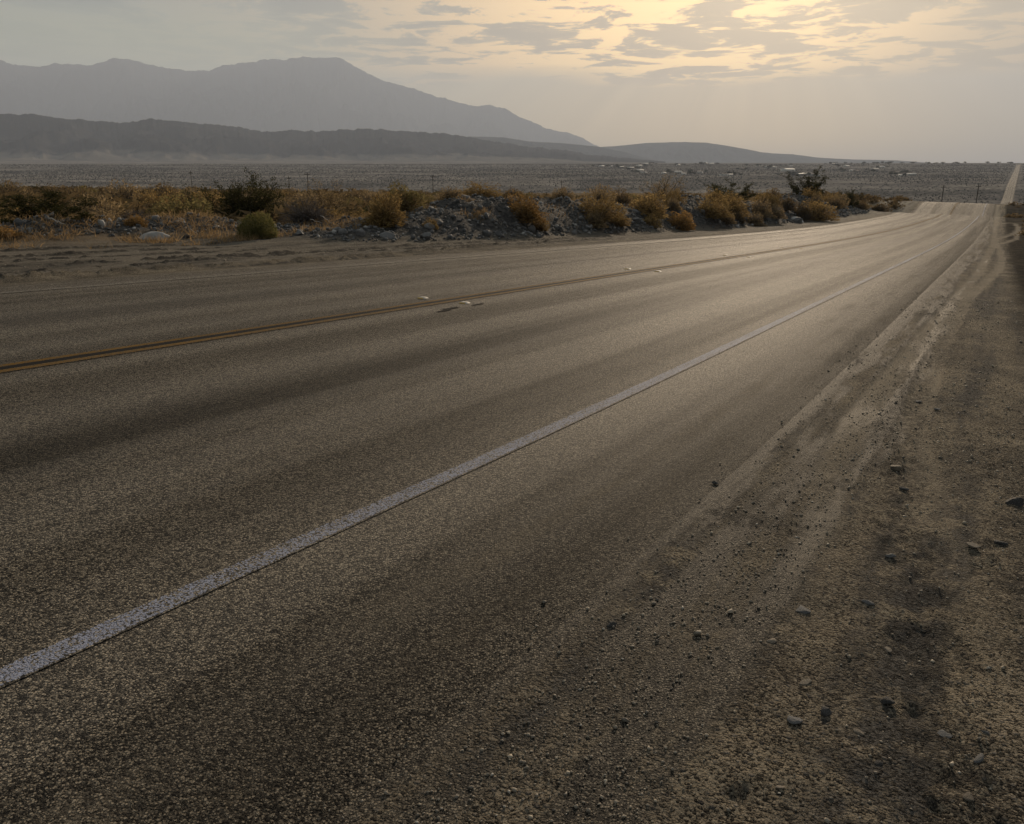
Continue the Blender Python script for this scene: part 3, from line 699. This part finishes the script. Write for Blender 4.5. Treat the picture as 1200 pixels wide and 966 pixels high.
# ---------------- plants ----------------
def ribbons(paths,w0,w1,r):
    """paths (N,k,3) -> thin tapering strips"""
    N,k,_=paths.shape
    side=r.normal(size=(N,3)); t=paths[:,-1]-paths[:,0]; side=np.cross(t,side); side/=np.linalg.norm(side,axis=1)[:,None]+1e-9
    w=np.linspace(w0,w1,k)[None,:,None]*side[:,None,:]*0.5
    v=np.stack([paths-w,paths+w],2).reshape(N,k*2,3)
    f=[]
    for i in range(k-1): f.append((2*i,2*i+1,2*i+3,2*i+2))
    F=(np.array(f)[None]+(np.arange(N)*k*2)[:,None,None]).reshape(-1,4)
    return v.reshape(-1,3),F
def tris(P0,size,r,elong=1.6,dirs=None):
    N=len(P0); a=r.normal(size=(N,3)) if dirs is None else dirs+0.5*r.normal(size=(N,3)); a/=np.linalg.norm(a,axis=1)[:,None]
    c=np.cross(a,r.normal(size=(N,3))); c/=np.linalg.norm(c,axis=1)[:,None]+1e-9
    s=(size*r.uniform(.6,1.4,N))[:,None]
    v=np.stack([P0-c*s*.5,P0+c*s*.5,P0+a*s*elong],1)
    return v.reshape(-1,3),np.arange(N*3).reshape(N,3)
def blob_r(u,r,seed,amp):
    """lobed radius factor for directions u"""
    ph=np.arctan2(u[:,1],u[:,0]); th=np.arcsin(np.clip(u[:,2],-1,1))
    return 1+amp*(2*fbm(ph*1.3+3,th*2.0+seed,3,seed))
def round_shrub(name,seed,mat,strands=800,twigs=2600,H=0.8,amp=.42,wid=.010,lean=0.0,mat2=None,tw=.030):
    r=np.random.default_rng(seed)
    def dirs(N):
        u=r.normal(size=(N,3)); u[:,2]=np.abs(u[:,2])*1.0-0.12; u/=np.linalg.norm(u,axis=1)[:,None]; return u
    u=dirs(strands); rad=0.5*blob_r(u,r,seed,amp)*r.uniform(.7,1.04,strands)
    e=u*rad[:,None]*np.array([1,1,2*H]); e[:,2]=np.maximum(e[:,2],.01)
    root=r.normal(size=(strands,3))*np.array([.05,.05,.0]); 
    t=np.linspace(0,1,4)[None,:,None]; path=root[:,None]*(1-t)+e[:,None]*t
    path=path+np.array([0,0,1.0])*(t*(1-t))*0.12*r.uniform(0,1,(strands,1,1))+r.normal(size=(strands,4,3))*0.018*t
    path[...,0]+=lean*path[...,2]
    v,f=ribbons(path,wid*1.3,wid*.5,r)
    me1=mesh('stems',v,f,mat2 or mat)
    u=dirs(twigs); rad=0.5*blob_r(u,r,seed,amp)*(1-np.abs(r.normal(0,.16,twigs)))
    p=u*rad[:,None]*np.array([1,1,2*H]); p[:,2]=np.maximum(p[:,2],.005); p[:,0]+=lean*p[:,2]
    v,f=tris(p,tw,r,1.9,u)
    me2=mesh('foliage',v,f,mat)
    return me1,me2
def creosote(name,seed,leafm,H=1.0,spread=.55,n1=16,leaves=16,droop=0,lsz=.022):
    r=np.random.default_rng(seed); paths=[];tips=[]
    for i in range(n1):
        a=r.uniform(0,6.28); el=r.uniform(.45,1.45); 
        if droop and i<n1*.3: el=r.uniform(.12,.35)
        L=r.uniform(.65,1.0)*(H if el>.8 else spread*1.15)
        d=np.array([math.cos(a)*math.cos(el),math.sin(a)*math.cos(el),math.sin(el)])
        p=[np.array([r.normal()*.02,r.normal()*.02,0])]
        for k in range(4):
            d=d+r.normal(size=3)*.12; d/=np.linalg.norm(d); p.append(p[-1]+d*L/4)
        paths.append((np.array(p),.016,.006))
        for k in (1,2,3,4):
            for q in range(3):
                d2=d+r.normal(size=3)*.55+np.array([0,0,.3]); d2/=np.linalg.norm(d2); L2=L*r.uniform(.12,.34)
                s0=p[k]; m_=s0+d2*L2*.5+r.normal(size=3)*.012; e=m_+(d2+r.normal(size=3)*.3)*L2*.5
                paths.append((np.stack([s0,m_,m_*.5+e*.5,e,e+(e-m_)*.2]),.007,.003)); tips+= [e,m_,(e+m_)/2,e+(e-m_)*.3]
    V_=[];F_=[];o_=0
    for p,w0,w1 in paths:
        v,f=ribbons(p[None],w0,w1,r); V_.append(v);F_.append(f+o_); o_+=len(v)
        v,f=ribbons(p[None],w0,w1,r); V_.append(v);F_.append(f+o_); o_+=len(v)
    me1=mesh('branches',np.concatenate(V_),np.concatenate(F_),M_bark)
    tips=np.array(tips); P0=np.repeat(tips,leaves,0)+r.normal(size=(len(tips)*leaves,3))*np.array([.028,.028,.024])
    P0[:,2]=np.maximum(P0[:,2],.01)
    v,f=tris(P0,lsz,r,1.3)
    return me1,mesh('foliage',v,f,leafm)
def dead_bush(name,seed,mat):
    r=np.random.default_rng(seed); N=520
    u=r.normal(size=(N,3)); u[:,2]=np.abs(u[:,2])*.8; u/=np.linalg.norm(u,axis=1)[:,None]
    e=u*(0.5*r.uniform(.5,1.1,N))[:,None]*np.array([1,1,1.2]); t=np.linspace(0,1,5)[None,:,None]
    path=e[:,None]*t+np.array([0,0,1.0])*(t*(1-t))*.25+r.normal(size=(N,5,3))*.03*t
    v,f=ribbons(path,.016,.006,r); m1=mesh('branches',v,f,mat)
    N=1500; i=r.integers(0,520,N); q=r.uniform(.4,1,N)[:,None]; s0=e[i]*q+np.array([0,0,.25])*q*(1-q); d=u[i]+r.normal(size=(N,3))*.8; d/=np.linalg.norm(d,axis=1)[:,None]
    path=np.stack([s0,s0+d*.05,s0+d*.1+r.normal(size=(N,3))*.02],1); path[...,2]=np.maximum(path[...,2],0.005)
    v,f=ribbons(path,.007,.003,r); return m1,mesh('twigs',v,f,mat)
PROTO={}
def proto(key,name,meshes,pn): PROTO[key]=(name,meshes,pn)
for i in range(3): proto('gold%d'%i,'golden_shrub',round_shrub('g',50+i,M_gold,mat2=M_brown),('stems','foliage'))
proto('orange','orange_shrub',round_shrub('g',60,M_orange,900,3200,amp=.34,mat2=M_brown),('stems','foliage'))
proto('lean','golden_shrub',round_shrub('g',61,M_orange,900,3000,amp=.4,mat2=M_brown),('stems','foliage'))
for i in range(2): proto('tan%d'%i,'tan_shrub',round_shrub('g',70+i,M_tan,700,2200,H=.62,amp=.35,mat2=M_grey),('stems','foliage'))
for i in range(2): proto('brown%d'%i,'brown_shrub',round_shrub('g',80+i,M_brown,700,2200,H=.6,amp=.35,mat2=M_grey),('stems','foliage'))
for i in range(2): proto('olive%d'%i,'olive_shrub',round_shrub('g',90+i,M_olive,700,2600,H=.65,amp=.35,mat2=M_brown),('stems','foliage'))
proto('green','green_shrub',round_shrub('g',99,M_green,1300,5200,H=.62,amp=.14,wid=.007,mat2=M_green,tw=.020),('stems','foliage'))
for i in range(3): proto('creo%d'%i,'creosote_bush',creosote('c',100+i,M_creo),('branches','foliage'))
proto('creobig','creosote_bush',creosote('c',120,M_creo,H=.72,spread=.75,n1=38,leaves=10,droop=1,lsz=.017),('branches','foliage'))
proto('creopale','pale_brush',creosote('c',121,M_tan,H=.9,spread=.6,n1=26,leaves=5,lsz=.016),('branches','foliage'))
proto('dead','dead_bush',dead_bush('d',130,M_grey),('branches','twigs'))
def plant(key,s,n,w,h,label,cat='bush',group=None,rz=None,dz=-.03):
    name,ms,pn=PROTO[key]; X,Y,Z=GS(s,n)
    o=thing(name,label,cat,(X,Y,Z+dz),rnd.uniform(0,6.28) if rz is None else rz,group)
    hz=0.98 if key[:4]in('gold','oran','lean') else (0.65 if key[:4] in('tan0','tan1','brow','oliv','gree') else (.6 if key=='dead' else .95))
    o.scale=(w,w,h/hz*1.0)
    for m_,p_ in zip(ms,pn): obj(p_,m_,o)
    return o
PL=[('gold0',17.9,-13.9,1.15,.90,'large dark golden bush at the left end of the rubble berm'),
('olive0',20.2,-14.9,1.0,.62,'dark olive bush behind the left berm end, right of the large dark golden bush'),
('gold1',25.4,-15.6,1.55,.60,'wide golden bush growing on top of the tallest left hump of the berm'),
('lean',23.8,-13.0,1.3,.88,'tall orange-golden bush hanging down the berm slope, first from the left on its face'),
('gold2',30.0,-13.2,1.75,.92,'broad bush with a dark left side, second from the left on the berm face'),
('gold0',35.6,-13.3,1.8,1.08,'biggest round golden bush on the berm face, beside the small orange one'),
('orange',37.8,-12.6,1.3,.85,'bright orange round bush at the berm foot, low beside the biggest golden bush'),
('brown0',38.5,-15.8,1.2,1.0,'dark reddish brown bush topping the berm behind the biggest round golden bush'),
('tan0',35.0,-15.4,1.2,.8,'dull tan bush behind the berm crest, left of the reddish brown bush'),
('creopale',43.5,-15.6,2.0,1.55,'tall thin wispy bush on the berm crest, above the bright orange bush'),
('gold1',43.2,-12.9,2.1,1.05,'golden bush trailing down the berm right of the thin wispy one'),
('gold2',49.5,-13.4,1.45,1.2,'golden bush with a rounded top, right neighbour of the trailing one'),
('tan1',54.5,-13.1,1.5,1.0,'pale tan bush low on the berm, left of the dark brown bush'),
('creo0',58.0,-16.4,3.1,1.5,'wide dark creosote bush behind the berm, left of the dark earth hump'),
('brown1',59.5,-13.6,1.4,1.1,'dark brown bush in front of the dark earth hump'),
('gold0',68.5,-12.4,2.9,1.5,'golden rounded bush beside the road bend, right of the large pale boulder'),
('brown0',66.0,-12.8,1.7,1.1,'dark brown bush pressed against the golden bush at the road bend'),
('creo1',80.0,-15.2,2.6,2.3,'tall dark creosote bush standing out on the skyline near the end of the berm'),
('tan0',91.0,-14.4,1.9,1.3,'tan bush right of the tall dark skyline creosote'),
('creo2',97.0,-14.2,1.9,1.6,'dark small creosote bush second from the far end of the berm'),
('brown1',107.0,-12.2,1.7,.85,'last low dark bush at the far right end of the berm, by the road crest'),
('creobig',20.6,-21.6,2.3,1.85,'largest dark creosote bush with long bare branches, behind the green bush'),
('dead',17.3,-15.9,1.5,.72,'dead grey twiggy bush left of the large dark golden bush'),
('green',14.2,-14.6,.92,.60,'rounded green bush standing alone at the edge of the dirt pull-out'),
('orange',12.6,-16.6,.46,.28,'small golden tuft just behind the long pale boulder'),
('orange',17.5,-21.0,.9,.38,'low bright yellow-orange bush in the scrub above the long pale boulder'),
('creo0',11.2,-17.7,1.9,.62,'sprawling dark creosote bush at the front left edge of the scrub'),
('creo1',9.9,-18.2,1.5,.6,'dark leafy bush at the far left border of the photo'),
('tan1',13.6,-19.0,1.1,.55,'grey-tan bush right of the sprawling dark creosote bush'),
('orange',9.4,-16.4,.7,.2,'low flat orange tuft near the left border of the pull-out'),
('dead',13.4,-17.6,.9,.4,'small dead bush behind the small dark boulder'),
('tan0',31.0,-15.2,1.0,.5,'small tan bush on the berm top, right of the tall orange-golden bush'),
('gold1',29.0,-16.4,1.1,.55,'low golden bush behind the saddle of the berm'),
('creopale',24.2,-21.5,1.5,1.45,'pale wispy bush rising behind the large dark golden bush'),
('gold2',22.0,-17.6,1.7,.62,'low golden brush on the back slope of the berm, left of its tallest hump'),
('tan1',16.0,-18.6,1.2,.55,'tan brush behind the dead grey twiggy bush'),
('brown1',15.0,-20.0,1.2,.5,'brown bush left of the largest creosote bush'),
('gold0',19.5,-17.0,1.2,.7,'golden brush between the dead grey bush and the dark golden bush')]
used=[]
for k,s,n,w_,h_,lab in PL:
    plant(k,s,n,w_,h_,lab); used.append((s,n,w_))
tk={}
for i,(s,n,w_,h_) in enumerate([(24.4,-12.75,.55,.4),(26.0,-14.6,.9,.45),(29.0,-12.9,.8,.5),(31.2,-12.9,.9,.55),(32.6,-14.4,.8,.5),(34.4,-12.8,.8,.5),(36.9,-13.9,1.2,.7),(39.6,-13.6,.9,.5),(41.5,-14.2,1.2,.8),(44.8,-12.5,1.0,.6),(46.2,-13.6,1.3,.8),(47.8,-12.7,1.0,.6),(51.2,-12.6,1.2,.7),(52.0,-14.4,1.4,.9),(56.6,-12.7,1.4,.8),(58.0,-13.6,1.5,.9),(64.5,-13.6,1.5,.9),(72.0,-13.0,1.6,1.0),(75.0,-14.0,1.8,1.1),(85.0,-13.6,1.8,1.0),(88.0,-14.6,1.9,1.1),(101.,-13.6,1.8,.9),(22.6,-14.9,.9,.4),(19.0,-13.2,.5,.3)]):
    k=['gold2','brown0','tan1','gold1','tan0'][i%5]; lab=('low ragged dry tuft filling a gap between the big bushes on the rubble berm'); g_='dry tufts on the rubble berm'
    used.append((s,n,w_)); hz=.98 if k[:4]=='gold' else .65
    if k in tk: X,Y,Z=GS(s,n); copy_thing(tk[k],(X,Y,Z-.03),rnd.uniform(0,6.28),(w_,w_*.9,h_/hz),lab,g_)
    else: tk[k]=plant(k,s,n,w_,h_,lab,group=g_)
# the scrub field: individual copies
GRP={'tan':('tan rounded shrub in the dense scrub between the rubble berm and the valley edge','tan shrubs of the scrub field'),
'brown':('dark brown rounded shrub in the dense scrub between the rubble berm and the valley edge','brown shrubs of the scrub field'),
'olive':('dull olive rounded shrub in the dense scrub between the rubble berm and the valley edge','olive shrubs of the scrub field'),
'gold':('golden dry shrub in the dense scrub between the rubble berm and the valley edge','golden shrubs of the scrub field'),
'creo':('open dark creosote bush in the dense scrub between the rubble berm and the valley edge','creosote bushes of the scrub field')}
first={}; cnt=0; tries=0
keys=['tan0','tan1','tan0','tan1','tan0','brown0','brown1','olive0','olive1','gold0','gold1','gold0','gold1','creo0','creo1']
while cnt<286 and tries<20000:
    tries+=1
    a=rnd.uniform(-33,24); d_=math.sqrt(rnd.uniform(19**2,128**2)) if rnd.random()<.4 else rnd.uniform(19,128)
    X=d_*math.sin(R(a)); Y=d_*math.cos(R(a)); s,n=[float(v) for v in to_sn(X,Y)]
    if n>(-16.2 if s>26 else -18.6)-(.0 if s>15 else .8) or d_>118+14*math.exp(-((n+5.8)/30)**2): continue
    if s<17 and n>-20: continue
    if any((s-q[0])**2+(n-q[1])**2<(0.28*(w0_:=q[2])+.45)**2 for q in used): continue
    k=rnd.choice(keys); fam=k.rstrip('012')
    w_=rnd.uniform(1.1,2.3)*(0.8+d_/200); h_=w_*rnd.uniform(.36,.55) if fam!='creo' else w_*rnd.uniform(.55,.8)
    h_=min(h_,1.25 if fam!='creo' else (.45+d_*.004))
    lab,grp=GRP[fam]
    if k not in first:
        first[k]=plant(k,s,n,w_,h_,lab,group=grp); ref=first[k]; first[k+'h']=h_/ref.scale[2]
    else:
        hz=first[k+'h']; copy_thing(first[k],(X,Y,G(X,Y)-.03),rnd.uniform(0,6.28),(w_,w_*rnd.uniform(.8,1.1),h_/hz),lab,grp)
    used.append((s,n,w_)); cnt+=1
# remaining far scrub of the shelf as one mass
v0,f0=tris(np.random.default_rng(3).normal(size=(70,3))*np.array([.32,.32,.2])+np.array([0,0,.35]),.22,np.random.default_rng(4),1.6)
N=3400; a=np.radians(rng.uniform(-34,24,N)); d_=rng.uniform(26,140,N); X=d_*np.sin(a);Y=d_*np.cos(a); s,n=to_sn(X,Y)
Xe,Ye=to_xy(rng.uniform(104,158,260),rng.uniform(-30,-12.5,260)); X=np.append(X,Xe);Y=np.append(Y,Ye); n=np.append(n,np.full(260,-20.)); d_=np.append(d_,np.full(260,60.))
k=(n<-18.5); X=X[k];Y=Y[k];d_=d_[k]; Z=T(X,Y)
sz=rng.uniform(.35,1.0,len(X))*(0.7+d_/150)
vv=v0[None]*sz[:,None,None]*np.array([1.2,1.2,.85]); ang=rng.uniform(0,6.28,len(X)); ca=np.cos(ang)[:,None];sa=np.sin(ang)[:,None]
vx=vv[...,0]*ca-vv[...,1]*sa+X[:,None]; vy=vv[...,0]*sa+vv[...,1]*ca+Y[:,None]; vz=np.maximum(vv[...,2],0)+Z[:,None]-.03
nv=len(v0); FF=(f0[None]+(np.arange(len(X))*nv)[:,None,None]).reshape(-1,3)
M_mass=leaf('mixed_scrub',(0.075,0.054,0.030),(0.24,0.17,0.088),0.35)
obj('low_scrub',mesh('low_scrub',np.stack([vx,vy,vz],-1).reshape(-1,3),FF,M_mass),kind='stuff')
# dark tufts right of the road
N=420; s=np.exp(rng.uniform(math.log(22),math.log(160),N)); n=rng.uniform(0.6,26,N)+0; X,Y=to_xy(s,n)
k=(track_mask(s,n)<.1)&((n>1.3)|(s>60)); X=X[k];Y=Y[k]; Z=T(X,Y); sz=rng.uniform(.12,.5,len(X))*(1+np.hypot(X,Y)/120)
vv=v0[None]*sz[:,None,None]; vx=vv[...,0]+X[:,None];vy=vv[...,1]+Y[:,None];vz=np.maximum(vv[...,2]*.6,0)+Z[:,None]-.02
FF=(f0[None]+(np.arange(len(X))*nv)[:,None,None]).reshape(-1,3)
obj('roadside_brush',mesh('roadside_brush',np.stack([vx,vy,vz],-1).reshape(-1,3),FF,M_brown),kind='stuff')
# dry grass
N=30000; s=rng.uniform(5,23,N); n=rng.uniform(-18.5,-14.2,N)-np.clip((10-s)*.35,0,3)
k=(fbm(s*1.1,n*1.3,3,66)+.25*rng.random(N)>.13); s=s[k];n=n[k]
s3=rng.normal(21.5,.35,300);n3=rng.normal(-13.3,.12,300); s4=rng.normal(24.6,.3,260);n4=rng.normal(-14.0,.15,260); s5=rng.uniform(26,34,700); n5=rng.normal(-14.1,.6,700)
s=np.concatenate([s,s3,s4,s5]);n=np.concatenate([n,n3,n4,n5]); X,Y=to_xy(s,n); Z=T(X,Y); N=len(X)
p0=np.stack([X,Y,Z-.01],-1); dr=rng.normal(size=(N,3))*np.array([.6,.6,.25])+np.array([0,0,.8]); dr/=np.linalg.norm(dr,axis=1)[:,None]
L_=(rng.uniform(.04,.19,N)[:,None]); path=np.stack([p0,p0+dr*L_*.5,p0+dr*L_+rng.normal(size=(N,3))*.02],1)
v_,f_=ribbons(path,.013,.005,rng); obj('dry_grass',mesh('dry_grass',v_,f_,M_straw),kind='stuff')
# bleached sticks
M_stick,b,o=newmat('bleached_wood'); principled(b,o,(0.42,0.39,0.35),0.8,0.2)
def stick(s,n,L_,rz,tilt,lab,th=.018):
    X,Y,Z=GS(s,n); r=np.random.default_rng(int(s*100)); k=6; pts=np.zeros((k,3)); pts[:,0]=np.linspace(-.5,.5,k)*L_; pts[:,1:]=r.normal(size=(k,2))*L_*.035
    V_=[];F_=[]
    for i in range(k):
        rad=th*(1-.6*i/(k-1))
        for q in range(5): V_.append(pts[i]+np.array([0,math.cos(q*1.2566),math.sin(q*1.2566)])*rad)
    for i in range(k-1):
        for q in range(5): F_.append((i*5+q,i*5+(q+1)%5,(i+1)*5+(q+1)%5,(i+1)*5+q))
    o=obj('stick',mesh('stick',np.array(V_),np.array(F_),M_stick),None,(X,Y,Z+abs(math.sin(tilt))*L_*.5+th*.6)); o.rotation_euler=(0,tilt,rz); o['label']=lab; o['category']='stick'
stick(16.6,-17.2,.55,-.35,.35,'bleached stick lying in rocks left of the green bush')
stick(17.2,-15.2,.40,-.5,.5,'upper bleached stick of the pair right of the green bush',.015)
stick(17.0,-15.35,.34,.2,.4,'lower bleached stick of the pair right of the green bush',.015)
stick(10.8,-16.6,.42,-.3,.3,'pale stick lying beside the dark leafy bush near the left border',.014)
stick(13.4,-15.7,.32,-.6,.4,'thin pale stick leaning by the small dark boulder',.008)

# ---------------- raised road markers ----------------
M_cer,b,o=newmat('ceramic'); principled(b,o,(0.40,0.37,0.32),0.7,0.3)
M_lens,b,o=newmat('amber_lens'); principled(b,o,(0.55,0.33,0.05),0.15,0.6)
def frustum(w,l,h,t):
    a=[(-w,-l,0),(w,-l,0),(w,l,0),(-w,l,0),(-w*t,-l*t,h),(w*t,-l*t,h),(w*t,l*t,h),(-w*t,l*t,h)]
    return np.array(a),np.array([(0,1,5,4),(1,2,6,5),(2,3,7,6),(3,0,4,7),(4,5,6,7)])
v_,f_=frustum(.055,.05,.015,.62); me_m=mesh('body',v_,f_,M_cer)
lv=np.array([(-.045,-.0495,.003),(.045,-.0495,.003),(.034,-.038,.013),(-.034,-.038,.013)])-np.array([0,.0035,0]); me_l=mesh('lens',lv,np.array([(0,1,2,3)]),M_lens)
row=['nearest the viewer','second from the viewer','third from the viewer','fourth from the viewer','fifth from the viewer','sixth from the viewer']
for i in range(4):
    for n0,sd_ in ((-6.06,'left'),(-5.47,'right')):
        s0=8.4+i*6.6; X,Y=to_xy(s0,n0); z=float(base(X,Y))+.004
        t=thing('road_marker','small white raised marker %s of the yellow centre lines, pair %s'%(sd_,row[i]),'road marker',(float(X),float(Y),z),-HD,'raised markers along the centre line')
        obj('body',me_m,t); obj('lens',me_l,t)
# ---------------- valley: scrub, poles, town, trees ----------------
N=60000; a=np.radians(rng.uniform(-33,33,N)); d_=rng.uniform(330,2700,N)**1.0; d_=np.where(rng.random(N)<d_/1500,d_,rng.uniform(900,2200,N)); X=d_*np.sin(a);Y=d_*np.cos(a)
s,n=to_sn(X,Y); k=(abs(n+5.8)>9)&(fbm(X*.0016*3,Y*.006,3,5)+.6*rng.random(N)>.02); X=X[k];Y=Y[k];Z=T(X,Y)
sz=rng.uniform(.6,1.8,len(X))*(0.8+np.hypot(X,Y)/4000)
v_,f_=scatter(np.stack([X,Y,Z],-1),sz,OV,OF,19,(.7,1.1),.15,.2)
obj('valley_scrub',mesh('valley_scrub',v_,f_,M_vscrub),kind='stuff')
M_pole,b,o=newmat('weathered_pole'); principled(b,o,(0.055,0.048,0.042),0.9,0.1)
def cyl(r0,r1,h,k=8):
    q=np.arange(k)*2*math.pi/k; c_=np.stack([np.cos(q),np.sin(q)],-1)
    v=np.concatenate([np.column_stack([c_*r0,np.zeros(k)]),np.column_stack([c_*r1,np.full(k,h)])])
    f=[(i,(i+1)%k,k+(i+1)%k,k+i) for i in range(k)]; return v,np.array(f)
def box(cx,cy,cz,sx,sy,sz_):
    v=np.array([(x,y,z) for z in(-.5,.5) for y in(-.5,.5) for x in(-.5,.5)])*[sx,sy,sz_]+[cx,cy,cz]
    return v,np.array([(0,2,3,1),(4,5,7,6),(0,1,5,4),(2,6,7,3),(0,4,6,2),(1,3,7,5)])
PO=[(-78.4,216.2,-1.77,'utility pole at the far left, above the scrub left of the largest creosote bush',0),(-51.8,224.1,-2.25,'utility pole rising just right of the largest creosote bush',1),(-20.5,229.1,-2.94,'utility pole above the left end of the rubble berm',1),(12.9,229.6,-4.22,'utility pole above the middle saddle of the rubble berm',0),
 (101.1,206.6,-4.96,'utility pole left of the pair behind the road crest',1),(107.5,203.3,-4.69,'utility pole right of the pair behind the road crest, close to the far road',1),(-56.3,223.0,-3.2,'thin short utility pole seen between the creosote bush and the next pole',0)]
for x,y,top,lab,arm in PO:
    g=G(x,y); h=top-g+.3; t=thing('utility_pole',lab,'utility pole',(x,y,g-.3),0.35)
    rr0=.12 if arm else .09
    obj('pole',mesh('pole',*cyl(rr0,rr0*.7,h),M_pole),t)
    obj('crossarm',mesh('crossarm',*box(0,0,h-.5,1.5 if arm else .8,.12,.14),M_pole),t)
    for e in(-.6,0,.6):
        obj('insulator',mesh('insulator',*[a_+ (np.array([e if arm else e*.5,0,h-.43]) if i_==0 else 0) for i_,a_ in enumerate(cyl(.05,.03,.16,6))],M_cer),t)
# houses
M_wall=[];
for i,c_ in enumerate([(0.50,0.47,0.42),(0.30,0.26,0.21),(0.62,0.60,0.56),(0.22,0.20,0.18)]):
    m_,b,o=newmat('stucco'); principled(b,o,c_,0.9,0.2); M_wall.append(m_)
M_roofw,b,o=newmat('white_metal_roof'); principled(b,o,(0.40,0.39,0.37),0.7,0.2)
M_roofd,b,o=newmat('shingle_roof'); principled(b,o,(0.12,0.10,0.09),0.9,0.2)
M_win,b,o=newmat('window_glass'); principled(b,o,(0.03,0.03,0.035),0.1,0.5)
def house_meshes(L_,W_,H_,rh,wm,rm):
    v1,f1=box(0,0,H_/2,L_,W_,H_)
    e=.4; a=[(-L_/2-e,-W_/2-e,H_),(L_/2+e,-W_/2-e,H_),(L_/2+e,W_/2+e,H_),(-L_/2-e,W_/2+e,H_),(-L_/2-e,0,H_+rh),(L_/2+e,0,H_+rh)]
    f=[np.array([(0,1,5,4),(2,3,4,5)]),np.array([(0,4,3),(1,2,5)])]
    dv,df=box(L_*.12,-W_/2-.03,1.05,1.0,.06,2.1)
    wins=[]
    for x in(-.32,.36): wins.append(box(L_*x,-W_/2-.03,1.6,1.3,.06,1.1))
    return mesh('wall',v1,f1,wm),mesh('roof',np.array(a),f,rm),mesh('door',dv,df,M_roofd),[mesh('window',*q,M_win) for q in wins]
HM=[house_meshes(13,8,2.8,1.6,M_wall[0],M_roofw),house_meshes(11,7,2.7,1.8,M_wall[1],M_roofd),house_meshes(8,5,2.5,1.0,M_wall[2],M_roofw),house_meshes(15,7,3.0,1.3,M_wall[3],M_roofw),house_meshes(10,9,2.8,1.5,M_wall[2],M_roofd)]
BARN=house_meshes(26,12,4.0,2.2,M_wall[2],M_roofw)
HS=[(227,2248),(251,2248),(261,2244),(262,2143),(270,1868),(254,1715),(279,1629),(317,1688),(300,1548),(405,2590),(594,2738),(577,2566),(356,1494),(364,1480),(605,2106),(621,2099),(471,1490),(479,1470),(489,1488),(497,1466),(496,1438),(808,2145),(688,1795),(653,1683),(757,1851),(856,2056),(683,1575),(628,1428),(659,1461),(625,2260),(511,1968),(277,2072),(392,2603),(355,1674),(700,2230),(330,2300),(440,2350),(520,2500),(900,2480)]
fam=[('white low house with a white metal roof, one of many dotted over the valley floor','white-roofed houses in the valley'),('tan low house with a dark shingle roof, one of many dotted over the valley floor','dark-roofed tan houses in the valley'),('tiny white shed-like house among the valley houses','tiny white houses in the valley'),('long brown house with a white metal roof in the valley','long brown houses in the valley'),('white square house with a dark roof in the valley','white dark-roofed houses in the valley')]
hp={}
for i,(x,y) in enumerate(HS):
    k=[0,2,1,3,0,4,2][i%7]; rz=rnd.uniform(-.5,.5); g=G(x,y)
    if k in hp: copy_thing(hp[k],(x,y,g-.1),rz,(1,1,1),fam[k][0],fam[k][1]); continue
    t=thing('house',fam[k][0],'house',(x,y,g-.1),rz,fam[k][1]); a_,r_,dd_,ws=HM[k]
    obj('wall',a_,t);obj('roof',r_,t);obj('door',dd_,t)
    for q in ws: obj('window',q,t)
    hp[k]=t
x,y=561,1804; t=thing('barn','long bright white barn, the brightest building on the valley floor','barn',(x,y,G(x,y)-.1),0.15)
a_,r_,dd_,ws=BARN; obj('wall',a_,t);obj('roof',r_,t);obj('door',dd_,t); [obj('window',q,t) for q in ws]
# trees round the houses
M_tree=leaf('tree_leaves',(0.022,0.026,0.014),(0.060,0.060,0.032),0.2)
def tree_meshes(seed):
    r=np.random.default_rng(seed); N=260
    c=r.normal(size=(7,3))*[1.3,1.3,.7]+[0,0,3.4]; p=c[r.integers(0,7,N)]+r.normal(size=(N,3))*[.75,.75,.6]; p[:,2]=np.maximum(p[:,2],.8)
    v,f=tris(p,.75,r,1.2); return mesh('trunk',*cyl(.25,.14,3.2,7),M_bark),mesh('crown',v,f,M_tree)
TM=[tree_meshes(s) for s in(1,2,3)]; tp={}
lab='small dark desert tree beside the scattered valley houses'; grp='trees on the valley floor'
TS=[(x+rnd.uniform(-22,22),y+rnd.uniform(-30,40)) for x,y in HS for _ in range(2)]+[(rnd.uniform(880,1420),rnd.uniform(2350,2750)) for _ in range(34)]
for i,(x,y) in enumerate(TS):
    k=i%3; s0,n0=to_sn(x,y)
    if abs(float(n0)+5.8)<16: continue
    sc_=rnd.uniform(.7,1.5)
    if k in tp: copy_thing(tp[k],(x,y,G(x,y)-.1),rnd.uniform(0,6),(sc_*1.3,sc_*1.3,sc_),lab,grp); continue
    t=thing('desert_tree',lab,'tree',(x,y,G(x,y)-.1),0,grp); obj('trunk',TM[k][0],t); obj('crown',TM[k][1],t); t.scale=(sc_*1.3,sc_*1.3,sc_); tp[k]=t
# ---------------- haze ----------------
M_haze,b,o=newmat('haze')
pv=b.n('ShaderNodeVolumePrincipled'); pv.inputs['Density'].default_value=HAZE; pv.inputs['Color'].default_value=(0.71,0.81,1.0,1); pv.inputs['Anisotropy'].default_value=0.15
b.nt.links.new(pv.outputs[0],o.inputs['Volume'])
v_,f_=box(0,0,(1900-39)/2,43000,43000,1900+39)
obj('haze',mesh('haze',v_,f_[:, ::-1] if False else f_,M_haze),kind='stuff')
